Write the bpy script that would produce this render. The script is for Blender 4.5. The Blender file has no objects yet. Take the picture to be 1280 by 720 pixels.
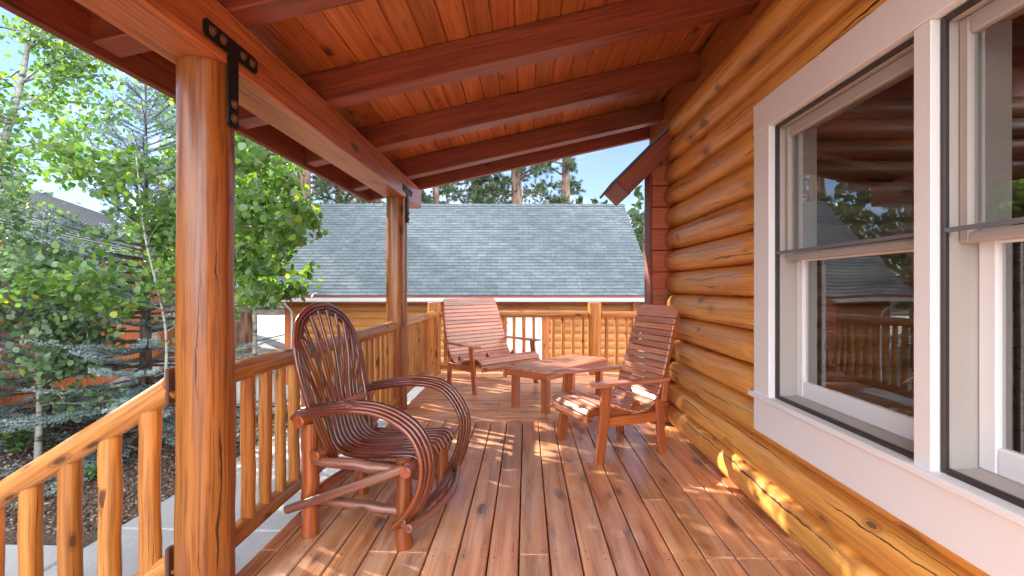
import bpy, math, random
import numpy as np
from mathutils import Vector, Matrix
R = math.radians
random.seed(7)
SC = bpy.context.scene
COL = SC.collection

# ------------------------------------------------------------------ node helpers
def new_mat(name):
    m = bpy.data.materials.new(name)
    m.use_nodes = True
    nt = m.node_tree
    nt.nodes.clear()
    out = nt.nodes.new('ShaderNodeOutputMaterial')
    return m, nt, out

class N:
    def __init__(s, nt): s.nt = nt
    def node(s, t, **kw):
        n = s.nt.nodes.new(t)
        for k, v in kw.items(): setattr(n, k, v)
        return n
    def link(s, a, b): s.nt.links.new(a, b)
    def val(s, sock, v):
        if hasattr(v, 'is_output'): s.link(v, sock)
        else: sock.default_value = v
    def math(s, op, a, b=None, c=None, clamp=False):
        n = s.node('ShaderNodeMath', operation=op, use_clamp=clamp)
        s.val(n.inputs[0], a)
        if b is not None: s.val(n.inputs[1], b)
        if c is not None: s.val(n.inputs[2], c)
        return n.outputs[0]
    def vmul(s, v, t, off=None):
        n = s.node('ShaderNodeVectorMath', operation='MULTIPLY'); s.link(v, n.inputs[0]); n.inputs[1].default_value = t
        o = n.outputs[0]
        if off is not None:
            m = s.node('ShaderNodeVectorMath', operation='ADD'); s.link(o, m.inputs[0]); s.val(m.inputs[1], off); o = m.outputs[0]
        return o
    def noise(s, v, scale=1, detail=3, rough=.5, dist=0):
        n = s.node('ShaderNodeTexNoise'); s.link(v, n.inputs['Vector'])
        n.inputs['Scale'].default_value = scale; n.inputs['Detail'].default_value = detail
        n.inputs['Roughness'].default_value = rough; n.inputs['Distortion'].default_value = dist
        return n.outputs['Fac']
    def ramp(s, f, stops, interp='LINEAR'):
        n = s.node('ShaderNodeValToRGB'); s.link(f, n.inputs[0]); cr = n.color_ramp; cr.interpolation = interp
        while len(cr.elements) < len(stops): cr.elements.new(.5)
        for e, (p, c) in zip(cr.elements, stops):
            e.position = p; e.color = (c[0], c[1], c[2], 1) if hasattr(c, '__len__') else (c, c, c, 1)
        return n.outputs[0]
    def mix(s, f, a, b, mode='MIX'):
        n = s.node('ShaderNodeMix', data_type='RGBA', blend_type=mode)
        s.val(n.inputs['Factor'], f)
        for sock, v in ((n.inputs[6], a), (n.inputs[7], b)):
            if hasattr(v, 'is_output'): s.link(v, sock)
            else: sock.default_value = (v[0], v[1], v[2], 1)
        return n.outputs[2]
    def hsv(s, c, h=.5, sat=1, v=1):
        n = s.node('ShaderNodeHueSaturation'); s.link(c, n.inputs['Color'])
        s.val(n.inputs['Hue'], h); s.val(n.inputs['Saturation'], sat); s.val(n.inputs['Value'], v)
        return n.outputs[0]
    def attr(s, name):
        return s.node('ShaderNodeAttribute', attribute_name=name)
    def bump(s, h, strength=.2, dist=.01):
        n = s.node('ShaderNodeBump'); s.link(h, n.inputs['Height'])
        n.inputs['Strength'].default_value = strength; n.inputs['Distance'].default_value = dist
        return n.outputs[0]
    def bsdf(s, col, rough=.5, coat=0, coat_rough=.15, normal=None, metallic=0, spec=.5):
        n = s.node('ShaderNodeBsdfPrincipled')
        if hasattr(col, 'is_output'): s.link(col, n.inputs['Base Color'])
        else: n.inputs['Base Color'].default_value = (*col, 1)
        s.val(n.inputs['Roughness'], rough)
        n.inputs['Coat Weight'].default_value = coat; n.inputs['Coat Roughness'].default_value = coat_rough
        n.inputs['Metallic'].default_value = metallic
        n.inputs['Specular IOR Level'].default_value = spec
        if normal is not None: s.link(normal, n.inputs['Normal'])
        return n

def wood(name, dark, light, rough=.42, coat=.25, knots=.6, var=.35, crack=0., fine=26, along=1.1, worn=None, wornamt=0., hue=.02, knotcol=(.06, .018, .006), coat_rough=.18, broad=.5, kscale=(1.5, 6, 6), ksize=.22, streak=.5, cfreq=1.2, dimple=.12):
    """grain runs along attribute gc.x, 3-D so that end grain and sides agree"""
    m, nt, out = new_mat(name); n = N(nt)
    gc = n.attr('gc').outputs['Vector']; rnd = n.attr('rnd').outputs['Fac']
    comb = n.node('ShaderNodeCombineXYZ'); n.link(n.math('MULTIPLY', rnd, 37.), comb.inputs[1]); n.link(n.math('MULTIPLY', rnd, 91.), comb.inputs[2])
    n1 = n.noise(n.vmul(gc, (along, fine, fine), comb.outputs[0]), 1, 4, .6, .35)
    n2 = n.noise(n.vmul(gc, (.8, 12, 12), comb.outputs[0]), 1, 4, .6, .8)
    n3 = n.noise(n.vmul(gc, (2.2, 75, 75), comb.outputs[0]), 1, 3, .6)
    f = n.math('ADD', n.math('MULTIPLY', n1, 1 - broad), n.math('MULTIPLY', n2, broad))
    col = n.ramp(f, [(.34, dark), (.61, light)])
    col = n.mix(n.ramp(n3, [(.40, streak), (.50, 0.)]), col, (dark[0]*.55, dark[1]*.5, dark[2]*.5))
    v = n.math('ADD', 1 - var/2, n.math('MULTIPLY', rnd, var))
    col = n.hsv(col, n.math('ADD', .5 - hue/2, n.math('MULTIPLY', n.noise(n.vmul(gc, (.4, 1, 1), comb.outputs[0]), 3, 1), hue)), 1., v)
    if knots:
        vo = n.node('ShaderNodeTexVoronoi'); n.link(n.vmul(gc, kscale, comb.outputs[0]), vo.inputs['Vector']); vo.inputs['Scale'].default_value = 1
        sep = n.node('ShaderNodeSeparateColor'); n.link(vo.outputs['Color'], sep.inputs[0])
        d = n.math('ADD', vo.outputs['Distance'], n.math('MULTIPLY', n.math('SUBTRACT', n1, .5), .12))
        sel = n.math('LESS_THAN', sep.outputs[0], knots)
        d = n.math('MULTIPLY', d, n.math('ADD', .75, n.math('MULTIPLY', sep.outputs[1], 1.3)))
        k = n.math('MULTIPLY', n.ramp(d, [(ksize*.8, 1.), (ksize, .25), (ksize*1.15, .55), (ksize*1.5, .12), (ksize*2.3, 0.)]), sel)
        col = n.mix(n.math('MULTIPLY', k, .9), col, knotcol)
    if worn:
        w = n.ramp(n.noise(n.vmul(gc, (1.3, 9, 9), comb.outputs[0]), 1, 5, .65), [(.45, 0.), (.72, 1.)])
        col = n.mix(n.math('MULTIPLY', w, wornamt), col, worn)
    h = n.math('ADD', n.math('MULTIPLY', n1, .6), n.math('MULTIPLY', n3, .4))
    if crack:
        sp = n.node('ShaderNodeSeparateXYZ'); n.link(gc, sp.inputs[0])
        ang = n.math('ARCTAN2', sp.outputs[2], sp.outputs[1])
        for q in range(3):
            ofs = n.node('ShaderNodeVectorMath', operation='ADD'); n.link(comb.outputs[0], ofs.inputs[0]); ofs.inputs[1].default_value = (q*13.7, q*5.1, 0)
            wob = n.noise(n.vmul(gc, (1.3, 0, 0), ofs.outputs[0]), 1, 5, .62)
            cen = n.math('ADD', n.math('MULTIPLY', n.math('SUBTRACT', wob, .5), 1.1), n.math('MULTIPLY', n.math('SUBTRACT', n.math('FRACT', n.math('MULTIPLY', rnd, 3.7+q*2.9)), .5), 1.3+.4*q))
            dd = n.math('ARCCOSINE', n.math('MULTIPLY', n.math('COSINE', n.math('SUBTRACT', n.math('SUBTRACT', ang, cen), crack)), .99999))
            wid = n.math('MULTIPLY', n.ramp(n.noise(n.vmul(gc, (cfreq, 0, 0), ofs.outputs[0]), 1, 1), [(.52, 0.), (.66, .055 if q == 0 else .028)]), n.ramp(n.noise(n.vmul(gc, (9, 0, 0), ofs.outputs[0]), 1, 2), [(.3, .35), (.7, 1.3)]))
            c = n.math('LESS_THAN', dd, wid)
            col = n.mix(n.math('MULTIPLY', c, .93), col, (.02, .008, .004))
            h = n.math('SUBTRACT', h, n.math('MULTIPLY', c, 3.))
    dim = n.noise(n.vmul(gc, (5, 16, 16), comb.outputs[0]), 1, 3, .55)
    n0 = n.bump(dim, dimple, .012)
    nbn = n.node('ShaderNodeBump'); n.link(h, nbn.inputs['Height']); nbn.inputs['Strength'].default_value = .4; nbn.inputs['Distance'].default_value = .003; n.link(n0, nbn.inputs['Normal']); nb = nbn.outputs[0]
    b = n.bsdf(col, n.math('ADD', rough - .1, n.math('MULTIPLY', n2, .2)), coat, coat_rough, nb)
    n.link(b.outputs[0], out.inputs[0])
    return m

def plain(name, col, rough=.5, metallic=0, coat=0, var=.12, scale=6, bump=.0):
    m, nt, out = new_mat(name); n = N(nt)
    pos = n.node('ShaderNodeTexCoord').outputs['Object']
    f = n.noise(pos, scale, 5, .6)
    c = n.mix(f, tuple(x*(1-var) for x in col), tuple(min(1, x*(1+var)) for x in col))
    nb = n.bump(n.noise(pos, scale*14, 3), bump, .003) if bump else None
    n.link(n.bsdf(c, rough, coat, .15, nb, metallic).outputs[0], out.inputs[0])
    return m

def leafmat(name, ramp, back=None, trans=.45, rough=.5):
    m, nt, out = new_mat(name); n = N(nt)
    rnd = n.attr('rnd').outputs['Fac']
    c = n.ramp(rnd, ramp)
    if back:
        geo = n.node('ShaderNodeNewGeometry')
        c2 = n.mix(n.math('MULTIPLY', geo.outputs['Backfacing'], .7), c, back)
    else: c2 = c
    b = n.bsdf(c2, rough, spec=.4)
    t = n.node('ShaderNodeBsdfTranslucent'); n.link(n.hsv(c, .485, 1.1, 1.35), t.inputs[0])
    mx = n.node('ShaderNodeMixShader'); mx.inputs[0].default_value = trans
    n.link(b.outputs[0], mx.inputs[1]); n.link(t.outputs[0], mx.inputs[2]); n.link(mx.outputs[0], out.inputs[0])
    return m

# ------------------------------------------------------------------ mesh builder
class MB:
    def __init__(s): s.v = []; s.f = []; s.sm = []; s.gc = []; s.rn = []; s.mi = []; s.cur = 0
    def add(s, verts, faces, gcs, smooth=False, rnd=None):
        o = len(s.v); rnd = random.random() if rnd is None else rnd
        s.v += [tuple(p) for p in verts]; s.gc += [tuple(g) for g in gcs]; s.rn += [rnd]*len(verts)
        for i, f in enumerate(faces):
            s.f.append(tuple(o+k for k in f)); s.mi.append(s.cur); s.sm.append(smooth[i] if isinstance(smooth, list) else smooth)
        return s
    def bar(s, p0, p1, w, h, up=(0, 0, 1), ch=.004, rnd=None, w1=None, h1=None, segs=1):
        """chamfered rectangular bar from p0 to p1; w across, h along up"""
        p0 = Vector(p0); p1 = Vector(p1); a = (p1-p0); L = a.length; a.normalize()
        up = Vector(up); sd = a.cross(up)
        if sd.length < 1e-5: sd = a.cross(Vector((1, 0, 0)))
        sd.normalize(); up = sd.cross(a).normalized()
        w1 = w if w1 is None else w1; h1 = h if h1 is None else h1
        ch = min(ch, w*.3, h*.3, L*.3)
        def prof(hw, hh, c): return [(-hw+c, -hh), (hw-c, -hh), (hw, -hh+c), (hw, hh-c), (hw-c, hh), (-hw+c, hh), (-hw, hh-c), (-hw, -hh+c)]
        ring = []; t0 = random.random()*60
        ts = [0.] + [ch + (L-2*ch)*i/segs for i in range(segs+1)] + [L]
        V = []; G = []
        for i, t in enumerate(ts):
            k = t/L; hw = (w+(w1-w)*k)/2; hh = (h+(h1-h)*k)/2
            ins = ch if i in (0, len(ts)-1) else 0
            for (x, y) in prof(hw-ins, hh-ins, max(ch-ins, ch*.4)):
                V.append(p0+a*t+sd*x+up*y); G.append((t0+t, x, y))
        F = [tuple(reversed(range(8)))]
        for r in range(len(ts)-1):
            for j in range(8):
                b = r*8; F.append((b+j, b+(j+1) % 8, b+8+(j+1) % 8, b+8+j))
        e = (len(ts)-1)*8
        F.append(tuple(range(e, e+8)))
        return s.add(V, F, G, False, rnd)
    def tube(s, pts, rad, n=12, wob=0., rnd=None, cap=True, sq=None, seed=None, ov=None):
        """round rod through pts; rad a number or a list; wob = relative irregularity"""
        pts = [Vector(p) for p in pts]; m = len(pts)
        if not hasattr(rad, '__len__'): rad = [rad]*m
        t0 = random.random()*60; ph = random.random()*9
        V = []; G = []; d = 0
        tan0 = (pts[1]-pts[0]).normalized()
        ref = Vector((0, 0, 1)) if abs(tan0.z) < .8 else Vector((1, 0, 0))
        nx = tan0.cross(ref).normalized()
        for i, p in enumerate(pts):
            tn = (pts[min(i+1, m-1)]-pts[max(i-1, 0)]).normalized()
            nx = (nx - tn*nx.dot(tn)).normalized(); ny = tn.cross(nx)
            if i: d += (p-pts[i-1]).length
            for j in range(n):
                th = 2*math.pi*j/n
                r = rad[i]*(1+wob*(math.sin(2*th+ph+d*2.1)*.5+math.sin(3*th+ph*2-d*5.3)*.3+math.sin(ph*3+d*9)*.4))
                cx, cy = math.cos(th)*r, math.sin(th)*r
                V.append(p+nx*cx+ny*cy); G.append((t0+d, cx, cy))
        F = []; S = []
        for i in range(m-1):
            for j in range(n):
                F.append((i*n+j, i*n+(j+1) % n, (i+1)*n+(j+1) % n, (i+1)*n+j)); S.append(True)
        s.add(V, F, G, S, rnd)
        if cap:
            rv = s.rn[-1]; o = len(V)
            for i, rev in ((0, True), (m-1, False)):
                idx = V[i*n:(i+1)*n]; g = G[i*n:(i+1)*n]
                c = sum((Vector(q) for q in idx), Vector())/n
                tn = (pts[1]-pts[0]).normalized()*-1 if i == 0 else (pts[-1]-pts[-2]).normalized()
                inner = [c+(Vector(q)-c)*.86+tn*rad[i]*.10 for q in idx]
                vv = list(idx)+inner; gg = g+[(q[0], q[1]*.86, q[2]*.86) for q in g]
                ff = []
                for j in range(n):
                    q = (j, (j+1) % n, n+(j+1) % n, n+j)
                    ff.append(tuple(reversed(q)) if i == 0 else q)
                if i == 0: ff = [tuple(reversed(f)) for f in ff]; ff = [tuple(reversed(f)) for f in ff]
                ff.append(tuple(reversed(range(n, 2*n))) if i == 0 else tuple(range(n, 2*n)))
                s.add(vv, ff, gg, False, rv)
        return s
    def quad(s, a, b, c, d, gcs=None, rnd=None):
        if gcs is None:
            a_, b_, d_ = Vector(a), Vector(b), Vector(d); l = (b_-a_).length; w = (d_-a_).length
            gcs = [(0, 0, 0), (l, 0, 0), (l, w, 0), (0, w, 0)]
        return s.add([a, b, c, d], [(0, 1, 2, 3)], gcs, False, rnd)
    def prism(s, poly, axis, t, origin=(0, 0, 0), e1=(1, 0, 0), e2=(0, 0, 1), rnd=None, smooth=False):
        """flat outline poly (in e1,e2) extruded by t along axis, centred"""
        o = Vector(origin); e1 = Vector(e1); e2 = Vector(e2); ax = Vector(axis); n = len(poly)
        t0 = random.random()*40
        V = []; G = []
        for k in (-.5, .5):
            for (x, y) in poly: V.append(o+e1*x+e2*y+ax*(t*k)); G.append((t0+x, y, t*k))
        F = [tuple(range(n)), tuple(range(2*n-1, n-1, -1))]; S = [False, False]
        for j in range(n): F.append(((j+1) % n, j, n+j, n+(j+1) % n)); S.append(smooth)
        return s.add(V, F, G, S, rnd)
    def build(s, name, mat, parent=None, loc=None, mat2=None):
        me = bpy.data.meshes.new(name)
        me.from_pydata(s.v, [], s.f)
        me.polygons.foreach_set('use_smooth', s.sm)
        a = me.attributes.new('gc', 'FLOAT_VECTOR', 'POINT'); a.data.foreach_set('vector', np.array(s.gc, dtype=np.float32).ravel())
        a = me.attributes.new('rnd', 'FLOAT', 'POINT'); a.data.foreach_set('value', np.array(s.rn, dtype=np.float32))
        me.materials.append(mat)
        if mat2: me.materials.append(mat2); me.polygons.foreach_set('material_index', s.mi)
        o = bpy.data.objects.new(name, me); COL.objects.link(o)
        fix_normals(me)
        if parent is not None: o.parent = parent
        if loc is not None: o.location = loc
        return o

def fix_normals(me):
    import bmesh
    bm = bmesh.new(); bm.from_mesh(me); bmesh.ops.recalc_face_normals(bm, faces=bm.faces); bm.to_mesh(me); bm.free()

def tag(o, label=None, cat=None, group=None, kind=None):
    if label: o['label'] = label
    if cat: o['category'] = cat
    if group: o['group'] = group
    if kind: o['kind'] = kind
    return o
def empty(name, loc=(0, 0, 0), rz=0, label=None, cat=None, group=None):
    o = bpy.data.objects.new(name, None); COL.objects.link(o); o.location = loc; o.rotation_euler = (0, 0, rz)
    o.empty_display_size = .2
    return tag(o, label, cat, group)
def spline(pts, k=6):
    """Catmull-Rom through pts"""
    P = [Vector(p) for p in pts]; P = [P[0]*2-P[1]]+P+[P[-1]*2-P[-2]]; out = []
    for i in range(1, len(P)-2):
        for j in range(k):
            t = j/k; a, b, c, d = P[i-1], P[i], P[i+1], P[i+2]
            out.append(.5*((2*b)+(c-a)*t+(2*a-5*b+4*c-d)*t*t+(3*b-a-3*c+d)*t*t*t))
    out.append(P[-2]); return out
def sstep(x, a, b):
    t = min(1, max(0, (x-a)/(b-a))); return t*t*(3-2*t)

# ------------------------------------------------------------------ materials
M = {}
M['log'] = wood('log_wall_wood', (.60, .225, .036), (.90, .455, .105), .40, .25, 0.26, .22, crack=3.1416, along=.8, fine=18, knotcol=(.16, .06, .025), coat_rough=.28, kscale=(4, 9, 9), ksize=0.28, streak=.32, dimple=.2)
M['rail'] = wood('peeled_log_wood', (.34, .115, .020), (.60, .255, .055), .45, .3, 0.24, .25, crack=-2.0, kscale=(7, 18, 18), ksize=0.3)
M['post'] = wood('post_wood', (.20, .052, .009), (.37, .122, .019), .36, .35, 0.26, .1, crack=-2.3, fine=22, along=.6, knotcol=(.05, .012, .005), kscale=(5, 10, 10), ksize=0.24, streak=.6, cfreq=1.9, dimple=.35)
M['ceil'] = wood('ceiling_board_wood', (.38, .092, .020), (.62, .190, .046), .5, .1, 0.12, .42, fine=20, hue=.03, kscale=(5, 14, 14), ksize=0.26, streak=.4)
M['rafter'] = wood('rafter_wood', (.17, .034, .012), (.33, .076, .025), .5, .12, 0.05, .15, fine=24, kscale=(4, 11, 11), ksize=0.26)
M['beam'] = wood('beam_wood', (.34, .080, .024), (.58, .180, .048), .38, .3, 0.06, .1, fine=34, along=.6, kscale=(4, 11, 11), ksize=0.26, streak=.6)
M['fascia'] = wood('fascia_wood', (.16, .036, .020), (.30, .076, .038), .55, .05, 0.04, .2, kscale=(4, 11, 11), ksize=0.25)
M['ledger'] = wood('ledger_wood', (.36, .085, .016), (.54, .16, .030), .5, .1, 0.08, .2, kscale=(4, 11, 11), ksize=0.28)
M['butt'] = wood('corner_log_wood', (.38, .078, .020), (.54, .13, .036), .5, .1, 0.05, .25, along=.8, kscale=(4, 11, 11), ksize=0.25)
M['deck'] = wood('deck_board_wood', (.40, .142, .058), (.77, .385, .185), .30, .15, 0.20, .42, fine=11, along=.8, worn=(.80, .55, .38), wornamt=.7, hue=.035, knotcol=(.15, .08, .07), broad=.45, kscale=(4.5, 12, 12), ksize=0.30, streak=.25)
M['chair'] = wood('slatted_chair_wood', (.38, .115, .055), (.62, .240, .125), .32, .3, 0.03, .55, fine=30, worn=(.60, .36, .27), wornamt=.45, kscale=(6, 18, 18), ksize=0.25)
M['chairleg'] = wood('chair_leg_wood', (.28, .062, .020), (.48, .130, .042), .42, .25, 0.03, .2, fine=34, kscale=(6, 18, 18), ksize=0.25)
M['willow'] = wood('bent_willow_rod', (.060, .011, .005), (.22, .048, .016), .22, .75, 0.05, .6, fine=30, coat_rough=.08, kscale=(9, 30, 30), ksize=0.28)
M['willowlog'] = wood('willow_frame_log', (.22, .046, .010), (.44, .12, .026), .32, .5, 0.12, .4, crack=-2, kscale=(8, 24, 24), ksize=0.28)
M['willowbark'] = wood('willow_bark_stick', (.10, .032, .018), (.32, .13, .085), .3, .5, 0.2, .4, crack=-2, kscale=(9, 24, 24), ksize=0.3)
M['white'] = plain('white_trim_paint', (.88, .88, .875), .45, var=.03, bump=.03)
M['sash'] = plain('sash_paint', (.46, .42, .38), .5, var=.05)
M['screenframe'] = plain('bronze_screen_frame', (.055, .045, .042), .45, .3)
M['meet'] = plain('grey_weather_strip', (.16, .17, .20), .5)
M['steel'] = plain('black_steel', (.018, .016, .016), .42, .6, bump=.05)
M['bolt'] = plain('rusty_bolt', (.20, .10, .045), .55, .5, var=.4, scale=40)
M['bracket'] = plain('brown_bracket', (.10, .042, .028), .6)
M['gutter'] = plain('white_gutter', (.50, .50, .52), .4)
M['door'] = plain('garage_door_paint', (.74, .74, .73), .5, var=.03)
M['concrete'] = None
M['soil'] = None

def mat_concrete():
    m, nt, out = new_mat('broom_concrete'); n = N(nt)
    p = n.node('ShaderNodeTexCoord').outputs['Object']
    f = n.noise(p, .9, 6, .65); g = n.noise(p, 60, 3)
    c = n.ramp(f, [(.3, (.36, .36, .36)), (.7, (.50, .495, .48))])
    c = n.mix(n.ramp(g, [(.4, .25), (.6, 0.)]), c, (.25, .25, .24))
    n.link(n.bsdf(c, .85, normal=n.bump(g, .25, .004)).outputs[0], out.inputs[0]); return m
M['concrete'] = mat_concrete()
def mat_soil():
    m, nt, out = new_mat('mulched_soil'); n = N(nt)
    p = n.node('ShaderNodeTexCoord').outputs['Object']
    f = n.noise(p, .8, 6, .7); g = n.noise(p, 38, 4, .7)
    vo = n.node('ShaderNodeTexVoronoi'); n.link(p, vo.inputs['Vector']); vo.inputs['Scale'].default_value = 45
    c = n.ramp(g, [(.32, (.045, .028, .020)), (.5, (.13, .088, .066)), (.7, (.26, .19, .15))])
    c = n.mix(n.math('MULTIPLY', f, .5), c, (.17, .12, .09))
    c = n.mix(n.ramp(vo.outputs['Distance'], [(.0, 0.), (.6, .35)]), c, (.03, .02, .015))
    n.link(n.bsdf(c, .95, normal=n.bump(n.math('ADD', g, vo.outputs['Distance']), .9, .02)).outputs[0], out.inputs[0]); return m
M['soil'] = mat_soil()
def mat_shingle(name, cols, w=.30, h=.14, dirt=.25):
    """gc.x along the eave, gc.y down the slope"""
    m, nt, out = new_mat(name); n = N(nt)
    gc = n.attr('gc').outputs['Vector']
    br = n.node('ShaderNodeTexBrick'); n.link(gc, br.inputs['Vector'])
    br.offset = .37; br.squash = 1
    br.inputs['Color1'].default_value = (*cols[0], 1); br.inputs['Color2'].default_value = (*cols[1], 1); br.inputs['Mortar'].default_value = (*[x*.45 for x in cols[0]], 1)
    br.inputs['Scale'].default_value = 1; br.inputs['Mortar Size'].default_value = .006; br.inputs['Mortar Smooth'].default_value = .2
    br.inputs['Brick Width'].default_value = w; br.inputs['Row Height'].default_value = h
    vo = n.node('ShaderNodeTexVoronoi'); n.link(n.vmul(gc, (1/w*1.6, 1/h, 1)), vo.inputs['Vector']); vo.inputs['Scale'].default_value = 1
    sep = n.node('ShaderNodeSeparateColor'); n.link(vo.outputs['Color'], sep.inputs[0])
    c = n.hsv(br.outputs['Color'], .5, 1, n.math('ADD', .84, n.math('MULTIPLY', sep.outputs[0], .32)))
    c = n.mix(n.math('MULTIPLY', n.noise(gc, .8, 5, .6), dirt), c, cols[2])
    gr = n.noise(gc, 90, 2)
    c = n.hsv(c, .5, 1, n.math('ADD', .75, n.math('MULTIPLY', gr, .5)))
    n.link(n.bsdf(c, .9, normal=n.bump(gr, .4, .004), spec=.12).outputs[0], out.inputs[0]); return m
M['shingle'] = mat_shingle('slate_shingle', [(.094, .118, .128), (.135, .158, .170), (.18, .198, .205)])
M['shingle2'] = mat_shingle('blue_grey_shingle', [(.026, .040, .064), (.042, .058, .085), (.05, .066, .09)])
M['siding'] = wood('log_siding_wood', (.36, .125, .026), (.55, .225, .05), .5, .1, 0.1, .2, fine=12, along=.5, kscale=(4, 9, 9), ksize=0.24, streak=.38)
M['redboard'] = wood('red_cedar_boards', (.34, .085, .020), (.52, .15, .04), .6, 0, .3, .3, fine=14)
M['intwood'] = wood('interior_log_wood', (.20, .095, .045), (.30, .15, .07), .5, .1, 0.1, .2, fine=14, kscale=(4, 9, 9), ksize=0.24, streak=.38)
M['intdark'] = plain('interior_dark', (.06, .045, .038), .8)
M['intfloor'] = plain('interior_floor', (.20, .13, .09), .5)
M['bark_pine'] = None
def mat_bark(name, a, b, c, sc=(6, 6, 1.6)):
    m, nt, out = new_mat(name); n = N(nt)
    p = n.node('ShaderNodeTexCoord').outputs['Object']
    vo = n.node('ShaderNodeTexVoronoi'); n.link(n.vmul(p, sc), vo.inputs['Vector']); vo.inputs['Scale'].default_value = 1.3
    g = n.noise(n.vmul(p, sc), 5, 5, .7)
    f = n.math('ADD', n.math('MULTIPLY', vo.outputs['Distance'], .6), n.math('MULTIPLY', g, .5))
    col = n.ramp(f, [(.25, a), (.5, b), (.8, c)])
    n.link(n.bsdf(col, .95, normal=n.bump(f, .9, .03)).outputs[0], out.inputs[0]); return m
M['bark_pine'] = mat_bark('pine_bark', (.05, .03, .022), (.17, .105, .075), (.30, .20, .15))
M['bark_spruce'] = mat_bark('spruce_bark', (.04, .03, .025), (.10, .075, .06), (.17, .13, .11), (20, 20, 8))
def mat_aspen_bark():
    m, nt, out = new_mat('aspen_bark'); n = N(nt)
    p = n.node('ShaderNodeTexCoord').outputs['Object']
    f = n.noise(n.vmul(p, (7, 7, 26)), 1, 4, .6)
    col = n.ramp(f, [(.34, (.05, .045, .04)), (.46, (.26, .26, .22)), (.7, (.42, .42, .37))])
    n.link(n.bsdf(col, .8).outputs[0], out.inputs[0]); return m
M['bark_aspen'] = mat_aspen_bark()
M['aspen_leaf'] = leafmat('aspen_leaf', [(0, (.05, .14, .025)), (.4, (.105, .235, .04)), (.78, (.21, .35, .045)), (1, (.50, .50, .05))], (.27, .36, .23), .5)
M['aspen_leaf_pale'] = leafmat('pale_aspen_leaf', [(0, (.06, .14, .055)), (.5, (.13, .235, .09)), (.85, (.22, .33, .10)), (1, (.36, .41, .08))], (.30, .38, .28), .4)
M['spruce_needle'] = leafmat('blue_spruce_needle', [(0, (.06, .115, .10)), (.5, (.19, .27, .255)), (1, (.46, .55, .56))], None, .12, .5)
M['pine_needle'] = leafmat('pine_needle', [(0, (.035, .075, .03)), (.6, (.085, .14, .06)), (1, (.17, .21, .10))], None, .2, .5)
M['pine_dry'] = leafmat('dry_pine_needle', [(0, (.10, .09, .05)), (.5, (.24, .19, .12)), (1, (.42, .34, .24))], None, .25, .6)
M['shrub_leaf'] = leafmat('shrub_leaf', [(0, (.035, .10, .03)), (.6, (.08, .18, .05)), (1, (.18, .28, .07))], None, .35)

# window glass: two-pane reflection over a faintly tinted see-through
def mat_glass():
    m, nt, out = new_mat('window_glass'); n = N(nt)
    geo = n.node('ShaderNodeNewGeometry'); dt = n.node('ShaderNodeVectorMath', operation='DOT_PRODUCT'); n.link(geo.outputs['Incoming'], dt.inputs[0]); n.link(geo.outputs['Normal'], dt.inputs[1])
    f = n.math('ADD', .14, n.math('MULTIPLY', .86, n.math('POWER', n.math('SUBTRACT', 1., n.math('ABSOLUTE', dt.outputs['Value'])), 4.2)), clamp=True)
    t = n.node('ShaderNodeBsdfTransparent'); t.inputs[0].default_value = (.80, .80, .78, 1)
    g = n.node('ShaderNodeBsdfGlossy'); g.inputs['Roughness'].default_value = 0.004; g.inputs[0].default_value = (.95, .95, .95, 1)
    p = n.node('ShaderNodeTexCoord').outputs['Object']
    nb = n.bump(n.noise(p, 2.2, 1), .10, .012); n.link(nb, g.inputs['Normal'])
    mx = n.node('ShaderNodeMixShader'); n.link(f, mx.inputs[0]); n.link(t.outputs[0], mx.inputs[1]); n.link(g.outputs[0], mx.inputs[2])
    n.link(mx.outputs[0], out.inputs[0]); return m
M['glass'] = mat_glass()

# ------------------------------------------------------------------ camera, light, sky
CAMZ = 1.27
cd = bpy.data.cameras.new('camera'); cam = bpy.data.objects.new('camera', cd); COL.objects.link(cam)
cd.sensor_width = 36; cd.lens = 592/1280*36; cd.clip_start = .05; cd.clip_end = 2000
cam.location = (0, 0, CAMZ); cam.rotation_euler = (R(90), 0, R(1.74)); cd.shift_y = -.0008
SC.camera = cam
SUN_EL = R(29); sx, sy = -.86, .51          # horizontal direction towards the sun
w = bpy.data.worlds.new('World'); SC.world = w; w.use_nodes = True
nt = w.node_tree; nt.nodes.clear(); n = N(nt)
sky = n.node('ShaderNodeTexSky', sky_type='NISHITA'); sky.sun_disc = False; sky.sun_elevation = SUN_EL
sky.sun_rotation = math.atan2(sx, sy); sky.air_density = 1.0; sky.dust_density = .15; sky.ozone_density = 3.0; sky.altitude = 2000
bg = n.node('ShaderNodeBackground'); bg.inputs[1].default_value = .054
tcv = n.node('ShaderNodeTexCoord').outputs['Generated']
cl = n.noise(n.vmul(tcv, (2.2, 2.2, 6.5)), 1.6, 6, .6, .4)
sepz = n.node('ShaderNodeSeparateXYZ'); n.link(tcv, sepz.inputs[0])
lowband = n.ramp(sepz.outputs[2], [(.03, .45), (.25, .2), (.5, .0)])
clf = n.math('MULTIPLY', n.ramp(cl, [(.50, 0.), (.75, .7)]), lowband)
back = n.ramp(n.math('MULTIPLY', n.math('SUBTRACT', n.math('MULTIPLY', sepz.outputs[0], .45), sepz.outputs[1]), 1.), [(.0, 0.), (.45, 1.)])   # unseen cloud bank added behind the camera to light the porch
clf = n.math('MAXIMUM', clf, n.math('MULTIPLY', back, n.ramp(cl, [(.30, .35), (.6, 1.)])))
skb = n.mix(1., sky.outputs[0], (.66, .76, .90), 'MULTIPLY')
skb = n.mix(n.ramp(sepz.outputs[2], [(.05, .40), (.30, .22), (.60, .0)]), skb, (4.6, 5.4, 6.4))
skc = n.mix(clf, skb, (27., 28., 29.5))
n.link(skc, bg.inputs[0])
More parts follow.
